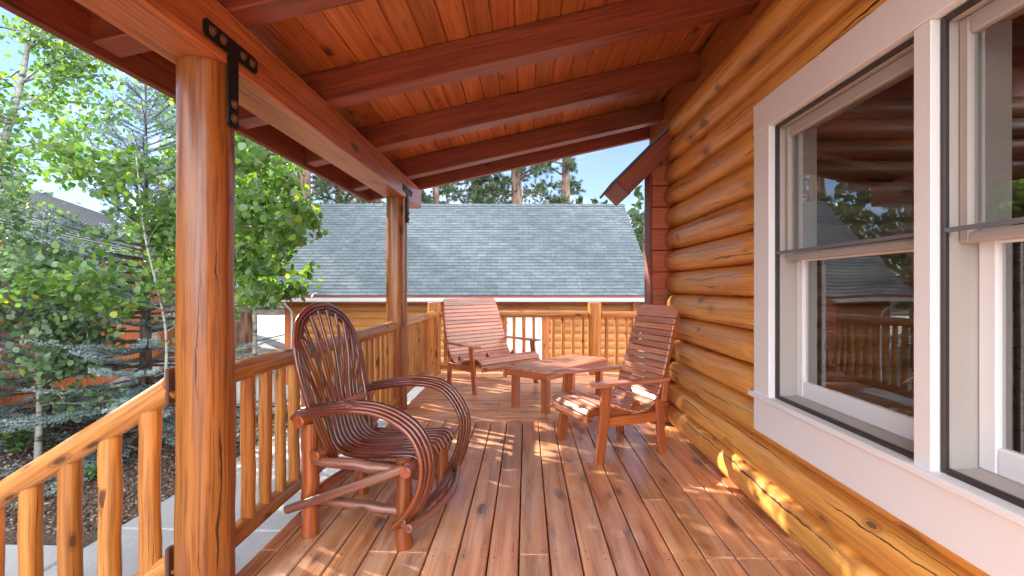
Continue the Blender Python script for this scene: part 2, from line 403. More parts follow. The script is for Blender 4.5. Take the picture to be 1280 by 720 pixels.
wo = n.node('ShaderNodeOutputWorld'); n.link(bg.outputs[0], wo.inputs[0])
sd = bpy.data.lights.new('sun', 'SUN'); sd.energy = 3.1; sd.angle = R(.53); sd.color = (1, .93, .82)
sun = bpy.data.objects.new('sun', sd); COL.objects.link(sun)
sv = Vector((sx*math.cos(SUN_EL), sy*math.cos(SUN_EL), math.sin(SUN_EL)))
sun.rotation_euler = (-sv).to_track_quat('-Z', 'Y').to_euler(); sun.location = (-20, 12, 20)
SC.view_settings.view_transform = 'Standard'; SC.view_settings.look = 'None'; SC.view_settings.gamma = 1
SC.view_settings.exposure = 2.38
SC.cycles.max_bounces = 10; SC.cycles.diffuse_bounces = 6; SC.cycles.transparent_max_bounces = 12; SC.cycles.glossy_bounces = 4
SC.cycles.sample_clamp_indirect = 6
try: SC.cycles.use_denoising = True
except Exception: pass

# ------------------------------------------------------------------ ground
def gz(x, y):
    return -.55 - .78*sstep(y, 6.2, 11)*sstep(x, -10.5, -6) + .02*math.sin(x*1.7+y*.9)*sstep(abs(x)+abs(y), 3, 8)
def axis_pts(lo, hi, step, far):
    a = list(np.arange(lo, hi+1e-6, step)); s = step
    p = hi
    while p < far: s *= 1.5; p += s; a.append(p)
    p = lo; s = step
    while p > -far: s *= 1.5; p -= s; a.insert(0, p)
    return a
gx = axis_pts(-13, 10, .5, 420); gy = axis_pts(-6, 20, .5, 420)
mb = MB(); V = []; F = []
for j, y in enumerate(gy):
    for i, x in enumerate(gx): V.append((x, y, gz(x, y)))
nx = len(gx)
for j in range(len(gy)-1):
    for i in range(nx-1): a = j*nx+i; F.append((a, a+1, a+nx+1, a+nx))
mb.add(V, F, V, True); tag(mb.build('ground', M['soil']), kind='structure')

# concrete walk: two runs of slabs with joints
mb = MB()
def slab(x0, x1, y0, y1, z=-.505):
    mb.bar(((x0+x1)/2, y0, z-.06), ((x0+x1)/2, y1, z-.06), abs(x1-x0), .12, ch=.012)
for i in range(6): slab(-3.02, -1.72, -.5+i*1.3, -.5+(i+1)*1.3-.012)
for i in range(5): slab(-3.035-1.3*(i+1)+.012, -3.035-1.3*i, 1.7, 3.17)
tag(mb.build('concrete_path', M['concrete']), kind='structure')
def sheet(name, x0, x1, y0, y1, step, dz, mat):
    mb = MB(); xs = np.arange(x0, x1+1e-6, step); ys = np.arange(y0, y1+1e-6, step); V = []; F = []
    for y in ys:
        for x in xs: V.append((x, y, gz(x, y)+dz))
    k = len(xs)
    for j in range(len(ys)-1):
        for i in range(k-1): a = j*k+i; F.append((a, a+1, a+k+1, a+k))
    mb.add(V, F, V, True); return tag(mb.build(name, mat), kind='structure')
sheet('driveway', -9.5, 9, 8.5, 30, .5, .03, M['concrete'])
sheet('parking_area', -24, -9.6, 13, 30, .6, .03, M['concrete'])
sheet('bounce_terrace', -5, 6, -16, -1.8, .5, .04, M['concrete'])  # unseen pale concrete added behind the camera to bounce light into the porch

# ------------------------------------------------------------------ deck
mb = MB(); rr = random.Random(3)
PIT = .1455; G_ = .0080; e0 = -.035-PIT*8
xs = [-1.29] + [e0+PIT*k for k in range(0, 18)]
xs = [x for x in xs if x < 1.40]+[1.42]
for i in range(len(xs)-1):
    x0, x1 = xs[i]+G_/2, xs[i+1]-G_/2
    if x1-x0 < .02: continue
    cuts = [-1.6, 4.495]
    j = rr.choice([2.25, 2.25, 3.45, 3.45, None, 2.85]) if i not in (8,) else 3.3
    if j: cuts.insert(1, j)
    for a, b in zip(cuts[:-1], cuts[1:]):
        dz = rr.uniform(-.0015, .0015)
        mb.bar(((x0+x1)/2, a+.002, -.019+dz), ((x0+x1)/2, b-.002, -.019+dz), x1-x0, .038, ch=.0045, rnd=rr.random())
y = 4.5
while y < 7.1:
    cuts = [-1.29, rr.choice([.2, .9, -.3, 1.3]), 3.6]
    for a, b in zip(cuts[:-1], cuts[1:]):
        mb.bar((a+.002, y+PIT/2, -.019), (b-.002, y+PIT/2, -.019), PIT-G_, .038, ch=.0045, rnd=rr.random()*.5+.5)
    y += PIT
dmb = mb; mb = MB()
mb.bar((-1.272, -1.6, -.165), (-1.272, 7.08, -.165), .038, .24)
mb.bar((-1.25, 7.06, -.165), (3.6, 7.06, -.165), .038, .24)
for k in range(14): mb.bar((-1.25, -1.3+k*.62, -.12), (1.5, -1.3+k*.62, -.12), .04, .15)
rim = mb; mb = dmb; mb.cur = 1
for i in range(len(xs)-1):
    for yy in (2.22, 2.28, 2.85, 3.42, 3.48, 4.05, 4.45):
        for q in (.03, PIT-.03):
            x = xs[i]+q
            if x > 1.28 or x < -1.25: continue
            th = [2*math.pi*k/6 for k in range(6)]; yj = yy+rr.uniform(-.006, .006)
            V = [(x+.0042*math.cos(t), yj+.0042*math.sin(t), .0024) for t in th]
            mb.add(V, [(0, 1, 2, 3, 4, 5)], V)
deck = tag(mb.build('deck', M['deck'], None, None, M['screenframe']), kind='structure')
rim.build('rim_board', M['fascia'], deck)

# ------------------------------------------------------------------ log cabin
CH = .2015; XJ = 1.378; XB = 1.288
cabin = empty('log_cabin', (2.6, 2.0, 0), 0, 'golden log cabin with rounded courses and white window trim along the right of the deck', 'house')
CO = Vector((2.6, 2.0, 0))
def child(mbb, name, mat, par=cabin, off=CO):
    mbb.v = [tuple(Vector(p)-off) for p in mbb.v]
    return mbb.build(name, mat, par)
mb = MB(); rr = random.Random(11)
def logcourse(z0, z1, y0, y1, rnd, xo=0, ybend=0.):
    """half-round face bulging towards the deck"""
    n = 12; zc = (z0+z1)/2; H = (z1-z0)/2; V = []; G = []; t0 = rr.random()*50
    ys = list(np.linspace(y0, y1, max(2, int((y1-y0)/.25))))
    ph = rr.random()*9
    for y in ys:
        wob = .006*math.sin(y*1.3+ph)+.004*math.sin(y*3.1+ph*2)
        capf = 1.0
        for i in range(n+1):
            t = -1+2*i/n
            x = XJ - (XJ-XB+wob)*math.sqrt(max(0, 1-abs(t)**2.3))**.9 + xo
            V.append((x, y, zc+H*t*.994)); G.append((t0+y, x-XJ, zc+H*t-zc))
        V.append((XJ+.11, y, zc+H)); G.append((t0+y, .11, H)); V.append((XJ+.11, y, zc-H)); G.append((t0+y, .11, -H))
    k = n+3; F = []; S = []
    for j in range(len(ys)-1):
        for i in range(k):
            F.append((j*k+i, j*k+(i+1) % k, (j+1)*k+(i+1) % k, (j+1)*k+i)); S.append(i < n)
    F.append(tuple(range(k))); F.append(tuple(range((len(ys)-1)*k, len(ys)*k))[::-1]); S += [False, False]
    mb.add(V, F, G, S, rnd)
rnds = [.55, .85, .35, .7, .45, .75, .5, .8, .3, .6, .4, .7, .35, .55]
for c in range(14):
    z0, z1 = c*CH, (c+1)*CH
    if c == 0: z0 = .004
    if 3 <= c <= 10:
        logcourse(z0, z1, 2.60, 4.455, rnds[c]); logcourse(z0, z1, -1.9, .5, rnds[c])
    else: logcourse(z0, z1, -1.9, 4.455, rnds[c])
child(mb, 'wall', M['log'])
# dark filler behind the joints and rear wall skin
mb = MB()
for (a, b) in ((2.60, 4.44), (-1.9, .5)): mb.bar((XJ+.06, a, 1.41), (XJ+.06, b, 1.41), .10, 2.82)
mb.bar((XJ+.06, .5, .31), (XJ+.06, 2.60, .31), .10, .62); mb.bar((XJ+.06, .5, 2.52), (XJ+.06, 2.60, 2.52), .10, .60)
child(mb, 'wall_core', M['fascia'])
# squared log ends of the cross wall at the corner
mb = MB(); rr = random.Random(5)
for c in range(13):
    a = rr.uniform(-.004, .004)
    z0 = c*CH+.003 if c else .003
    mb.bar(((1.172 if c < 12 else 1.26)+a, 4.555, (z0+(c+1)*CH)/2), (5.4, 4.555, (z0+(c+1)*CH)/2), .19, (c+1)*CH-z0-.002, ch=.006, rnd=rr.random())
child(mb, 'corner_logs', M['butt'])
mb = MB(); mb.bar((1.161, 4.556, .003), (1.161, 4.556, 2.34), .206, .02, up=(1, 0, 0)); child(mb, 'corner_trim', M['fascia'])
mb = MB(); mb.bar((XJ+.06, -.42, 3.06), (XJ+.06, 5.50, 3.06), .05, .478); child(mb, 'ledger', M['ledger'])
mb = MB(); mb.bar((XJ+.005, -1.9, 2.87), (XJ+.005, 4.46, 2.87), .05, .095); child(mb, 'top_plate', M['ledger'])
mb = MB(); mb.bar((1.6, 4.45, 3.0), (5.4, 4.45, 3.0), .05, 1.1); mb.bar((XJ+.07, 4.52, 2.62), (5.4, 4.52, 2.62), .05, .42); child(mb, 'gable', M['fascia'])
# eave of the cross roof: 45-degree box with its own slab
mb = MB()
d45 = Vector((.7071, 0, .7071)); n45 = Vector((-.7071, 0, .7071))
p = Vector((.838, 4.36, CAMZ+.977))                       # near top corner of the cut end
poly = [(0, 0), (1.02, 0), (1.02, -.162), (0, -.162)]
mb.prism(poly, (0, 1, 0), .045, p+Vector((0, .0225, 0)), d45, n45)
mb.prism([(.02, 0), (1.02, 0), (1.02, -.15), (.02, -.15)], (0, 1, 0), .545, p+Vector((0, .3215, 0)), d45, n45)
child(mb, 'eave_box', M['rafter'])
mb = MB(); mb.prism([(-.024, .004), (-.002, .004), (-.002, -.165), (-.024, -.165)], (0, 1, 0), .62, p+Vector((0, .31, 0)), d45, n45); child(mb, 'eave_fascia', M['fascia'])
mb = MB(); mb.prism([(-.075, .028), (1.05, .028), (1.05, .006), (-.075, .006)], (0, 1, 0), .68, p+Vector((0, .315, 0)), d45, n45); child(mb, 'eave_roofing', M['shingle'])

# windows (two double-hung units in one white casing)
XF = 1.262; ZS, ZH = .690, 2.110
mb = MB()
def vbar(y0, y1, x0, x1, z0, z1, ch=.004): mb.bar(((x0+x1)/2, (y0+y1)/2, z0), ((x0+x1)/2, (y0+y1)/2, z1), y1-y0, x1-x0, up=(1, 0, 0), ch=ch)
def hbar(y0, y1, x0, x1, z0, z1, ch=.004): mb.bar(((x0+x1)/2, y0, (z0+z1)/2), ((x0+x1)/2, y1, (z0+z1)/2), x1-x0, z1-z0, ch=ch)
vbar(2.506, 2.67, XF, 1.36, .672, ZH+.001, .003); vbar(.44, .600, XF, 1.36, .672, ZH+.001, .003)
hbar(.44, 2.672, XF-.002, 1.36, ZH+.002, 2.275, .003)
vbar(1.522, 1.590, XF+.004, 1.40, .672, ZH, .003)
hbar(.42, 2.695, XF-.022, 1.36, .668, .694, .005)           # sill nose with horns
hbar(.44, 2.672, XF, 1.36, .482, .667, .004)               # apron
child(mb, 'window_casing', M['white'])
for (ya, yb) in ((1.590, 2.506), (.600, 1.522)):
    cz = Vector((1.38, (ya+yb)/2, 1.4))
    win = bpy.data.objects.new('window', None); COL.objects.link(win); win.parent = cabin; win.location = cz-CO
    mb = MB(); f = .018                                   # outer dark frame of the insect screen
    vbar(ya, ya+f, 1.292, 1.310, ZS, ZH); vbar(yb-f, yb, 1.292, 1.310, ZS, ZH)
    hbar(ya+f, yb-f, 1.292, 1.310, ZS, ZS+.022); hbar(ya+f, yb-f, 1.292, 1.310, ZH-f, ZH)
    child(mb, 'screen_frame', M['screenframe'], win, cz)
    mb = MB()                                             # jamb box
    vbar(ya, ya+.016, 1.312, 1.50, ZS, ZH); vbar(yb-.016, yb, 1.312, 1.50, ZS, ZH)
    hbar(ya+.016, yb-.016, 1.312, 1.50, ZH-.016, ZH); mb.bar((1.312, (ya+yb)/2, ZS+.006), (1.50, (ya+yb)/2, ZS+.020), yb-ya-.033, .02)
    child(mb, 'window_jamb', M['sash'], win, cz)
    ZM = 1.425; a, b = ya+.017, yb-.017
    mb = MB()                                             # upper sash (outer)
    s = .036
    vbar(a, a+s, 1.334, 1.366, ZM-.02, ZH-.017, .006); vbar(b-s, b, 1.334, 1.366, ZM-.02, ZH-.017, .006)
    hbar(a+s, b-s, 1.334, 1.366, ZH-.075, ZH-.017, .006); hbar(a+s, b-s, 1.332, 1.366, ZM-.02, ZM+.012, .005)
    child(mb, 'upper_sash', M['sash'], win, cz)
    mb = MB(); hbar(ya+f, yb-f, 1.290, 1.308, ZM+.014, ZM+.028, .002); child(mb, 'screen_bar', M['meet'], win, cz)
    mb = MB(); s2 = .060
    vbar(a, a+s2, 1.392, 1.424, ZS+.022, ZM+.022, .006); vbar(b-s2, b, 1.392, 1.424, ZS+.022, ZM+.022, .006)
    hbar(a+s2, b-s2, 1.392, 1.424, ZS+.022, ZS+.105, .006); hbar(a+s2, b-s2, 1.390, 1.424, ZM-.025, ZM+.022, .005)
    child(mb, 'lower_sash', M['white'], win, cz)
    mb = MB(); mb.quad((1.350, a+s, ZM), (1.350, b-s, ZM), (1.350, b-s, ZH-.08), (1.350, a+s, ZH-.08)); child(mb, 'upper_pane', M['glass'], win, cz)
    mb = MB(); mb.quad((1.408, a+s2, ZS+.1), (1.408, b-s2, ZS+.1), (1.408, b-s2, ZM-.02), (1.408, a+s2, ZM-.02)); child(mb, 'lower_pane', M['glass'], win, cz)
# the room behind the windows
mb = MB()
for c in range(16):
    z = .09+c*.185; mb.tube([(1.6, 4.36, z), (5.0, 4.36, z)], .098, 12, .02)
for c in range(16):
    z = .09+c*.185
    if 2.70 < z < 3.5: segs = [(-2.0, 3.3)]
    elif .95 < z < 2.0: segs = [(-2.0, .3), (1.7, 4.3)]  # lower opening added to let light into the room
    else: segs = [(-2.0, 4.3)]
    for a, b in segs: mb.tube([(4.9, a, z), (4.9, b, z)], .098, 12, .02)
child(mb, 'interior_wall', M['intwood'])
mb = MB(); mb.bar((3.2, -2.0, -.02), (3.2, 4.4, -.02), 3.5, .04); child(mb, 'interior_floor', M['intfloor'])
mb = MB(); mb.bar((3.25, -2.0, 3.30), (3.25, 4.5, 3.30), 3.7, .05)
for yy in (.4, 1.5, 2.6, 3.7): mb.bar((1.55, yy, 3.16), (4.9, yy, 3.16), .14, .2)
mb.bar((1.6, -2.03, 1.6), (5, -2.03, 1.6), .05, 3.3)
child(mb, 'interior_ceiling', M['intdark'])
mb = MB()
mb.bar((4.80, 3.3, 2.74), (4.80, 4.25, 2.74), .05, .06); mb.bar((4.80, 3.34, 2.74), (4.80, 3.34, 3.28), .06, .05, up=(1, 0, 0)); mb.bar((4.80, 3.95, 2.74), (4.80, 3.95, 3.28), .05, .05, up=(1, 0, 0))
child(mb, 'interior_window_frame', M['white']); mb = MB()
mb.bar((4.80, .3, .98), (4.80, 1.7, .98), .05, .06); mb.bar((4.80, .3, 1.96), (4.80, 1.7, 1.96), .05, .06); mb.bar((4.80, 1.0, .98), (4.80, 1.0, 1.96), .05, .05, up=(1, 0, 0))  # frame of the lower opening, added to brighten the room
child(mb, 'interior_window_frame', M['white'])
# dry yellow twigs inside the first window
mb = MB(); rr = random.Random(2)
for k in range(11):
    a = rr.uniform(0, 6.28); l = rr.uniform(.06, .17); e = Vector((rr.uniform(-.03, .05), math.cos(a)*l*.8, math.sin(a)*l*.9))
    mb.tube(spline([(0, 0, 0), e*.5+Vector((.01, .02, .015)), e], 4), [.004]*8+[.002], 6)
o = mb.build('dried_twigs', plain('dry_yellow_twig', (.55, .42, .12), .7), None, (1.52, 1.80, .93))
tag(o, 'small spray of dry yellow twigs behind the glass of the farther white window', 'decoration')
mb = MB(); mb.bar((0, -.10, -.23), (0, .10, -.23), .09, .03); mb.tube([(0, 0, -.22), (0, 0, -.02)], [.035, .02], 10)
mb.build('vase', M['intdark'], o)

# ------------------------------------------------------------------ porch roof
SL = .215; XI = -1.24; ZB = CAMZ+1.155
def rz(x): return ZB + SL*(x-XI)
RH = .19; SN = Vector((-SL, 0, 1)).normalized()
roof = empty('porch_roof', (0, 2, ZB), 0, 'red stained porch roof of sloping rafters and planks above the deck', 'roof')
RO = Vector((0, 2, ZB)); rr = random.Random(21)
XO = -1.83; XW = 1.442
for yf in (.06, 1.06, 2.08, 3.04, 4.02, 5.05):
    mb = MB(); yc = yf-.07
    a = Vector((XO, yc, rz(XO)))+SN*RH/2; b = Vector((XW, yc, rz(XW)))+SN*RH/2
    mb.bar(a, b, .14, RH, up=SN, ch=.006, segs=4); child(mb, 'rafter', M['rafter'], roof, RO)
mb = MB(); yc = 5.525
mb.bar(Vector((XO, yc, rz(XO)))+SN*RH/2, Vector((XW+.02, yc, rz(XW+.02)))+SN*RH/2, .07, RH+.02, up=SN, ch=.004); child(mb, 'barge_board', M['fascia'], roof, RO)
mb = MB(); x = XO+.002; w_ = .1385
while x < XW-.01:
    x1 = min(x+w_, XW); a = Vector(((x+x1)/2, 0, rz((x+x1)/2)))+SN*(RH+.013)
    cuts = [-.42, rr.choice([.99, 1.99, 2.97, 3.95]), 5.58]
    for p0, p1 in zip(cuts[:-1], cuts[1:]):
        mb.bar((a.x, p0+.001, a.z), (a.x, p1-.001, a.z), (x1-x)/math.cos(math.atan(SL))-.003, .022, up=SN, ch=.0065, rnd=rr.random())
    x = x1
child(mb, 'ceiling_boards', M['ceil'], roof, RO)
mb = MB(); a = Vector((XO-.06, 0, rz(XO-.06)))+SN*(RH+.05); b = Vector((XW+.06, 0, rz(XW+.06)))+SN*(RH+.05)
mid = (a+b)/2; mb.bar((mid.x, -.45, mid.z), (mid.x, 5.63, mid.z), (b-a).length, .044, up=SN); child(mb, 'roof_covering', M['shingle'], roof, RO)
mb = MB(); zc = rz(XO)+.085; mb.bar((XO-.022, -.43, zc), (XO-.022, 5.565, zc), .04, .235); child(mb, 'fascia', M['fascia'], roof, RO)

# beam with its strap brackets
beam = empty('porch_beam', (-1.353, 2.0, ZB-.11), 0, 'long square timber beam carrying the rafters on top of the log posts', 'beam')
BO = Vector((-1.353, 2.0, ZB-.11))
ZBB = CAMZ+.925
mb = MB(); mb.bar((-1.353, -.40, (ZB+ZBB)/2), (-1.353, 5.56, (ZB+ZBB)/2), .226, ZB-ZBB-.002, ch=.007, segs=8); child(mb, 'timber', M['beam'], beam, BO)
POSTS = [(-1.350, 1.955), (-1.350, 4.90)]
for (px_, py_) in POSTS:
    mb = MB(); X = -1.2355
    def outline(L, W): return [(-L+.012, -W), (L-.012, -W), (L, -W+.012), (L, W-.012), (L-.012, W), (-L+.012, W), (-L, W-.012), (-L, -W+.012)]
    zc = CAMZ+1.005
    mb.prism(outline(.178, .034), (1, 0, 0), .008, (X, py_, zc), (0, 1, 0), (0, 0, 1))
    mb.prism(outline(.034, .152), (1, 0, 0), .008, (X-.0005, py_+.004, zc-.034-.150), (0, 1, 0), (0, 0, 1))
    s = child(mb, 'strap', M['steel'], beam, BO)
    for (dy, dz) in ((-.135, 0), (-.068, 0), (.068, 0), (.135, 0), (.004, -.235), (.004, -.295)):
        mb = MB(); c = Vector((X+.004, py_+dy, zc+dz))
        mb.tube([c, c+Vector((.012, 0, 0))], .0125, 6)
        mb.tube([c, c+Vector((.0022, 0, 0))], .019, 14)
        child(mb, 'bolt', M['bolt'], s, BO)
# log posts
def logpts(p0, p1, n, wob, rr):
    p0 = Vector(p0); p1 = Vector(p1); out = []
    for i in range(n+1):
        out.append(p0.lerp(p1, i/n)+(Vector((rr.uniform(-1, 1), rr.uniform(-1, 1), rr.uniform(-1, 1)))*wob if 0 < i < n else Vector()))
    return out
rr = random.Random(4)
for k, (px_, py_) in enumerate(POSTS):
    mb = MB(); mb.tube(logpts((0, 0, -.55), (0, 0, ZBB-.001), 16, .0022, rr), [(.1065 if k == 0 else .107)*(1.02-.045*q_/16+rr.uniform(-.008, .008)) for q_ in range(17)], 32, .016, rnd=.45+.2*k)
    o = mb.build('porch_post', M['post'], None, (px_, py_, 0))
    tag(o, ['thick glossy log post close in front with black strap bracket near its top', 'slimmer looking log post farther along the railing behind the willow chair'][k], 'post', 'round log posts carrying the porch beam')

# ------------------------------------------------------------------ railings
BAL = []
def baluster_mesh(h, r, seed):
    rr = random.Random(seed); mb = MB()
    pts = logpts((0, 0, 0), (0, 0, h), 6, .0028, rr)
    mb.tube(pts, [r*rr.uniform(.95, 1.05) for _ in pts], 12, .035)
    return mb
def railing(p0, p1, label, n, rt=.05, rb=.045, zt=.872, zb=.105, rbal=.029, seed=0, first=.5):
    rr = random.Random(seed); p0 = Vector((*p0, 0)); p1 = Vector((*p1, 0)); d = p1-p0
    root = empty('railing', p0.lerp(p1, .5), 0, label, 'railing', 'peeled log railing sections around the deck')
    c = p0.lerp(p1, .5)
    mb = MB(); pts = logpts(p0+Vector((0, 0, zt))-c, p1+Vector((0, 0, zt))-c, 10, .006, rr); mb.tube(pts, [rt*rr.uniform(.95, 1.05) for _ in pts], 16, .035, rnd=rr.random()); mb.build('top_rail', M['rail'], root)
    mb = MB(); pts = logpts(p0+Vector((0, 0, zb))-c, p1+Vector((0, 0, zb))-c, 10, .005, rr); mb.tube(pts, [rb*rr.uniform(.95, 1.05) for _ in pts], 14, .035, rnd=rr.random()); mb.build('bottom_rail', M['rail'], root)
    for i in range(n):
        q = p0+d*((i+first)/n)-c
        mb = baluster_mesh(zt-zb-.03, rbal*rr.uniform(.9, 1.12), seed*100+i); mb.build('baluster', M['rail'], root, (q.x, q.y, zb+.015))
    return root
railing((-1.365, 2.055), (-1.365, 4.80), 'log railing between the two porch posts behind the willow chair', 18, seed=1)
railing((-1.365, 4.995), (-1.365, 6.89), 'left log railing running from the farther porch post to the deck corner', 13, seed=2)
railing((-1.265, 6.98), (.90, 6.98), 'far log railing behind the wide bench across the deck end', 15, rbal=.026, seed=3)
railing((1.10, 6.98), (3.3, 6.98), 'short log railing right of the far newel post beside the cabin corner', 15, rbal=.026, seed=4)
for (x, y_, lb) in ((-1.365, 6.98, 'log newel post at the far left deck corner behind the wide bench'), (1.0, 6.98, 'stout log newel post in the far railing behind the red coffee table')):
    mb = MB(); mb.tube(logpts((0, 0, -.5), (0, 0, 1.04), 6, .002, rr), .098, 20, .02)
    tag(mb.build('newel_post', M['rail'], None, (x, y_, 0)), lb, 'post', 'newel posts of the deck railing')
# stair railing going down to the left
st = empty('stair_railing', (-1.5, 1.95, 0), 0, 'sloping log stair handrail going down left from the near post', 'railing')
SO = Vector((-1.5, 1.95, 0)); SS = .62; rr = random.Random(9)
def sz(x, z0): return z0 + SS*(x+1.47)
Y0 = 1.95
mb = MB(); pts = logpts((-1.485, Y0, sz(-1.485, .86)), (-3.1, Y0, sz(-3.1, .86)), 8, .006, rr); mb.tube(pts, .052, 18, .03, rnd=.6); child(mb, 'handrail', M['rail'], st, SO)
mb = MB(); pts = logpts((-1.485, Y0, sz(-1.485, .12)), (-3.1, Y0, sz(-3.1, .12)), 8, .005, rr); mb.tube(pts, .045, 14, .03, rnd=.4); child(mb, 'bottom_rail', M['rail'], st, SO)
for i in range(9):
    x = -1.585-.173*i; mb = MB(); pts = logpts((x, Y0, sz(x, .15)), (x, Y0, sz(x, .85)), 6, .003, rr)
    mb.tube(pts, [.040*rr.uniform(.95, 1.05) for _ in pts], 14, .035); child(mb, 'baluster', M['rail'], st, SO)
for z in (.86, .12):
    mb = MB(); mb.bar((-1.478, Y0, sz(-1.47, z)-.075), (-1.478, Y0, sz(-1.47, z)+.075), .10, .016, up=(1, 0, 0)); child(mb, 'bracket', M['bracket'], st, SO)

# ------------------------------------------------------------------ slatted chairs
def slatted_seat(name, loc, face, W, label, cat):
    root = empty(name, (*loc, 0), math.atan2(face[1], face[0]), label, cat)
    # local: +x forward, y lateral, z up
    prof = spline([(.375, 0, .300), (.372, 0, .345), (.335, 0, .392), (.25, 0, .408), (.12, 0, .385), (0, 0, .350), (-.11, 0, .335), (-.20, 0, .375), (-.265, 0, .47), (-.315, 0, .62), (-.37, 0, .80), (-.425, 0, .985), (-.448, 0, 1.055)], 12)
    L = [0]
    for a, b in zip(prof[:-1], prof[1:]): L.append(L[-1]+(b-a).length)
    def at(s):
        for i in range(len(L)-1):
            if L[i+1] >= s:
                t = (s-L[i])/(L[i+1]-L[i]); return prof[i].lerp(prof[i+1], t), (prof[i+1]-prof[i]).normalized()
        return prof[-1], (prof[-1]-prof[-2]).normalized()
    mb = MB(); s = .0; rr = random.Random(int(W*100)); tot = L[-1]
    pitch = .0505
    while s < tot-.04:
        p, t = at(s+.022); nrm = Vector((-t.z, 0, t.x)); nrm = -nrm if nrm.z < 0 else nrm
        if s > tot*.5: nrm = nrm if nrm.x > 0 else -nrm
        k = s/tot; wid = W if k < .55 else W*(1-.10*((k-.55)/.45)**2)
        mb.bar(p-Vector((0, wid/2, 0)), p+Vector((0, wid/2, 0)), .0462, .018, up=nrm, ch=.005, rnd=rr.random(), segs=2)
        for yy in (-wid/2+.03, wid/2-.03):
            c = p+Vector((0, yy, 0))+nrm*.0098; e1 = nrm.cross(Vector((0, 1, 0))).normalized()
            th = [2*math.pi*q/6 for q in range(6)]; V = [c+e1*(.0042*math.cos(a))+Vector((0, .0042*math.sin(a), 0)) for a in th]
            mb.cur = 1; mb.add(V, [(0, 1, 2, 3, 4, 5)], V); mb.cur = 0
        s += pitch
    mb.build('slats', M['chair'], root, None, M['screenframe'])
    mb = MB()                                      # rounded head board
    p, t = at(tot); wt = W*.90; hb = .095; poly = []
    for i in range(9): a = math.pi*.5*i/8; poly.append((wt/2-.05+.05*math.cos(a)*1.0, hb-.05+.05*math.sin(a)))
    for i in range(9): a = math.pi*.5+math.pi*.5*i/8; poly.append((-wt/2+.05+.05*math.cos(a), hb-.05+.05*math.sin(a)))
    poly += [(-wt/2, 0), (wt/2, 0)]
    mb.prism(poly, Vector((t.z, 0, -t.x)), .019, p-t*.028, (0, 1, 0), t); mb.build('head_board', M['chair'], root)
    nr = 3 if W > .8 else 2
    for i in range(nr):                            # curved rails under the slats
        y = -W/2+.045+(W-.09)*i/(nr-1); mb = MB(); up = []; lo = []
        for q in range(0, len(prof), 3):
            t = (prof[min(q+1, len(prof)-1)]-prof[max(q-1, 0)]).normalized(); nn = Vector((t.z, 0, -t.x))   # to the back/below
            if nn.z > 0 and q < len(prof)*.45: nn = -nn
            dpt = .075 if q < len(prof)*.75 else .05
            off = nn if nn.x <= .2 or q < len(prof)*.5 else -nn
            up.append(prof[q]+off*.0115); lo.append(prof[q]+off*dpt)
        n_ = len(up); V = []; F = []; G = []
        for sgn in (-.014, .014):
            for pp in up+lo: V.append(pp+Vector((0, y+sgn, 0))); G.append((pp.x+pp.z, sgn, pp.z*.2))
        for q in range(n_-1):
            F += [(q, q+1, n_+q+1, n_+q), (2*n_+q+1, 2*n_+q, 3*n_+q, 3*n_+q+1), (q+1, q, 2*n_+q, 2*n_+q+1), (n_+q, n_+q+1, 3*n_+q+1, 3*n_+q)]
        F += [(0, n_, 3*n_, 2*n_), (n_-1, 3*n_-1, 4*n_-1, 2*n_-1)]
        mb.add(V, F, G, False); mb.build('side_rail', M['chairleg'], root)
    for sg in (-1, 1):
        y = sg*(W/2+.022)
        mb = MB(); mb.bar((.285, y, 0), (.215, y, .555), .028, .075, up=(1, 0, 0), ch=.005, h1=.085); mb.build('leg', M['chairleg'], root)
        mb = MB(); mb.bar((-.285, y*.93, 0), (-.255, y*.93, .42), .028, .07, up=(1, 0, 0), ch=.005); mb.build('leg', M['chairleg'], root)
        mb = MB(); mb.bar((.25, y-sg*.030, .285), (-.275, y-sg*.030, .285), .026, .075, ch=.004); mb.build('stretcher', M['chairleg'], root)
        mb = MB(); ya = sg*(W/2+.018)
        poly = [(.335, -.045), (.345, -.03), (.345, .03), (.335, .045), (.15, .05), (-.20, .032), (-.33, .026), (-.33, -.026), (-.20, -.032), (.15, -.05)]
        mb.prism(poly, (0, 0, 1), .024, (0, ya, .568), (1, 0, 0), (0, 1, 0)); mb.build('armrest', M['chair'], root)
        mb = MB(); mb.bar((-.295, y*.96, .40), (-.315, y*.96, .556), .026, .05, up=(1, 0, 0), ch=.004); mb.build('arm_support', M['chairleg'], root)
    mb = MB(); mb.bar((.352, -W/2+.02, .315), (.352, W/2-.02, .315), .018, .10, ch=.004); mb.build('apron', M['chairleg'], root)
    mb = MB(); mb.bar((-.415, -W/2+.06, .78), (-.415, W/2-.06, .78), .02, .06, ch=.004); mb.build('back_brace', M['chairleg'], root)
    return root
slatted_seat('slatted_chair', (.665, 3.79), (-.918, -.397), .54, 'single slatted red wood armchair standing against the log wall', 'chair')
slatted_seat('slatted_bench', (-.44, 6.13), (.71, -.70), 1.0, 'wide slatted red wood seat in the far left deck corner', 'bench')

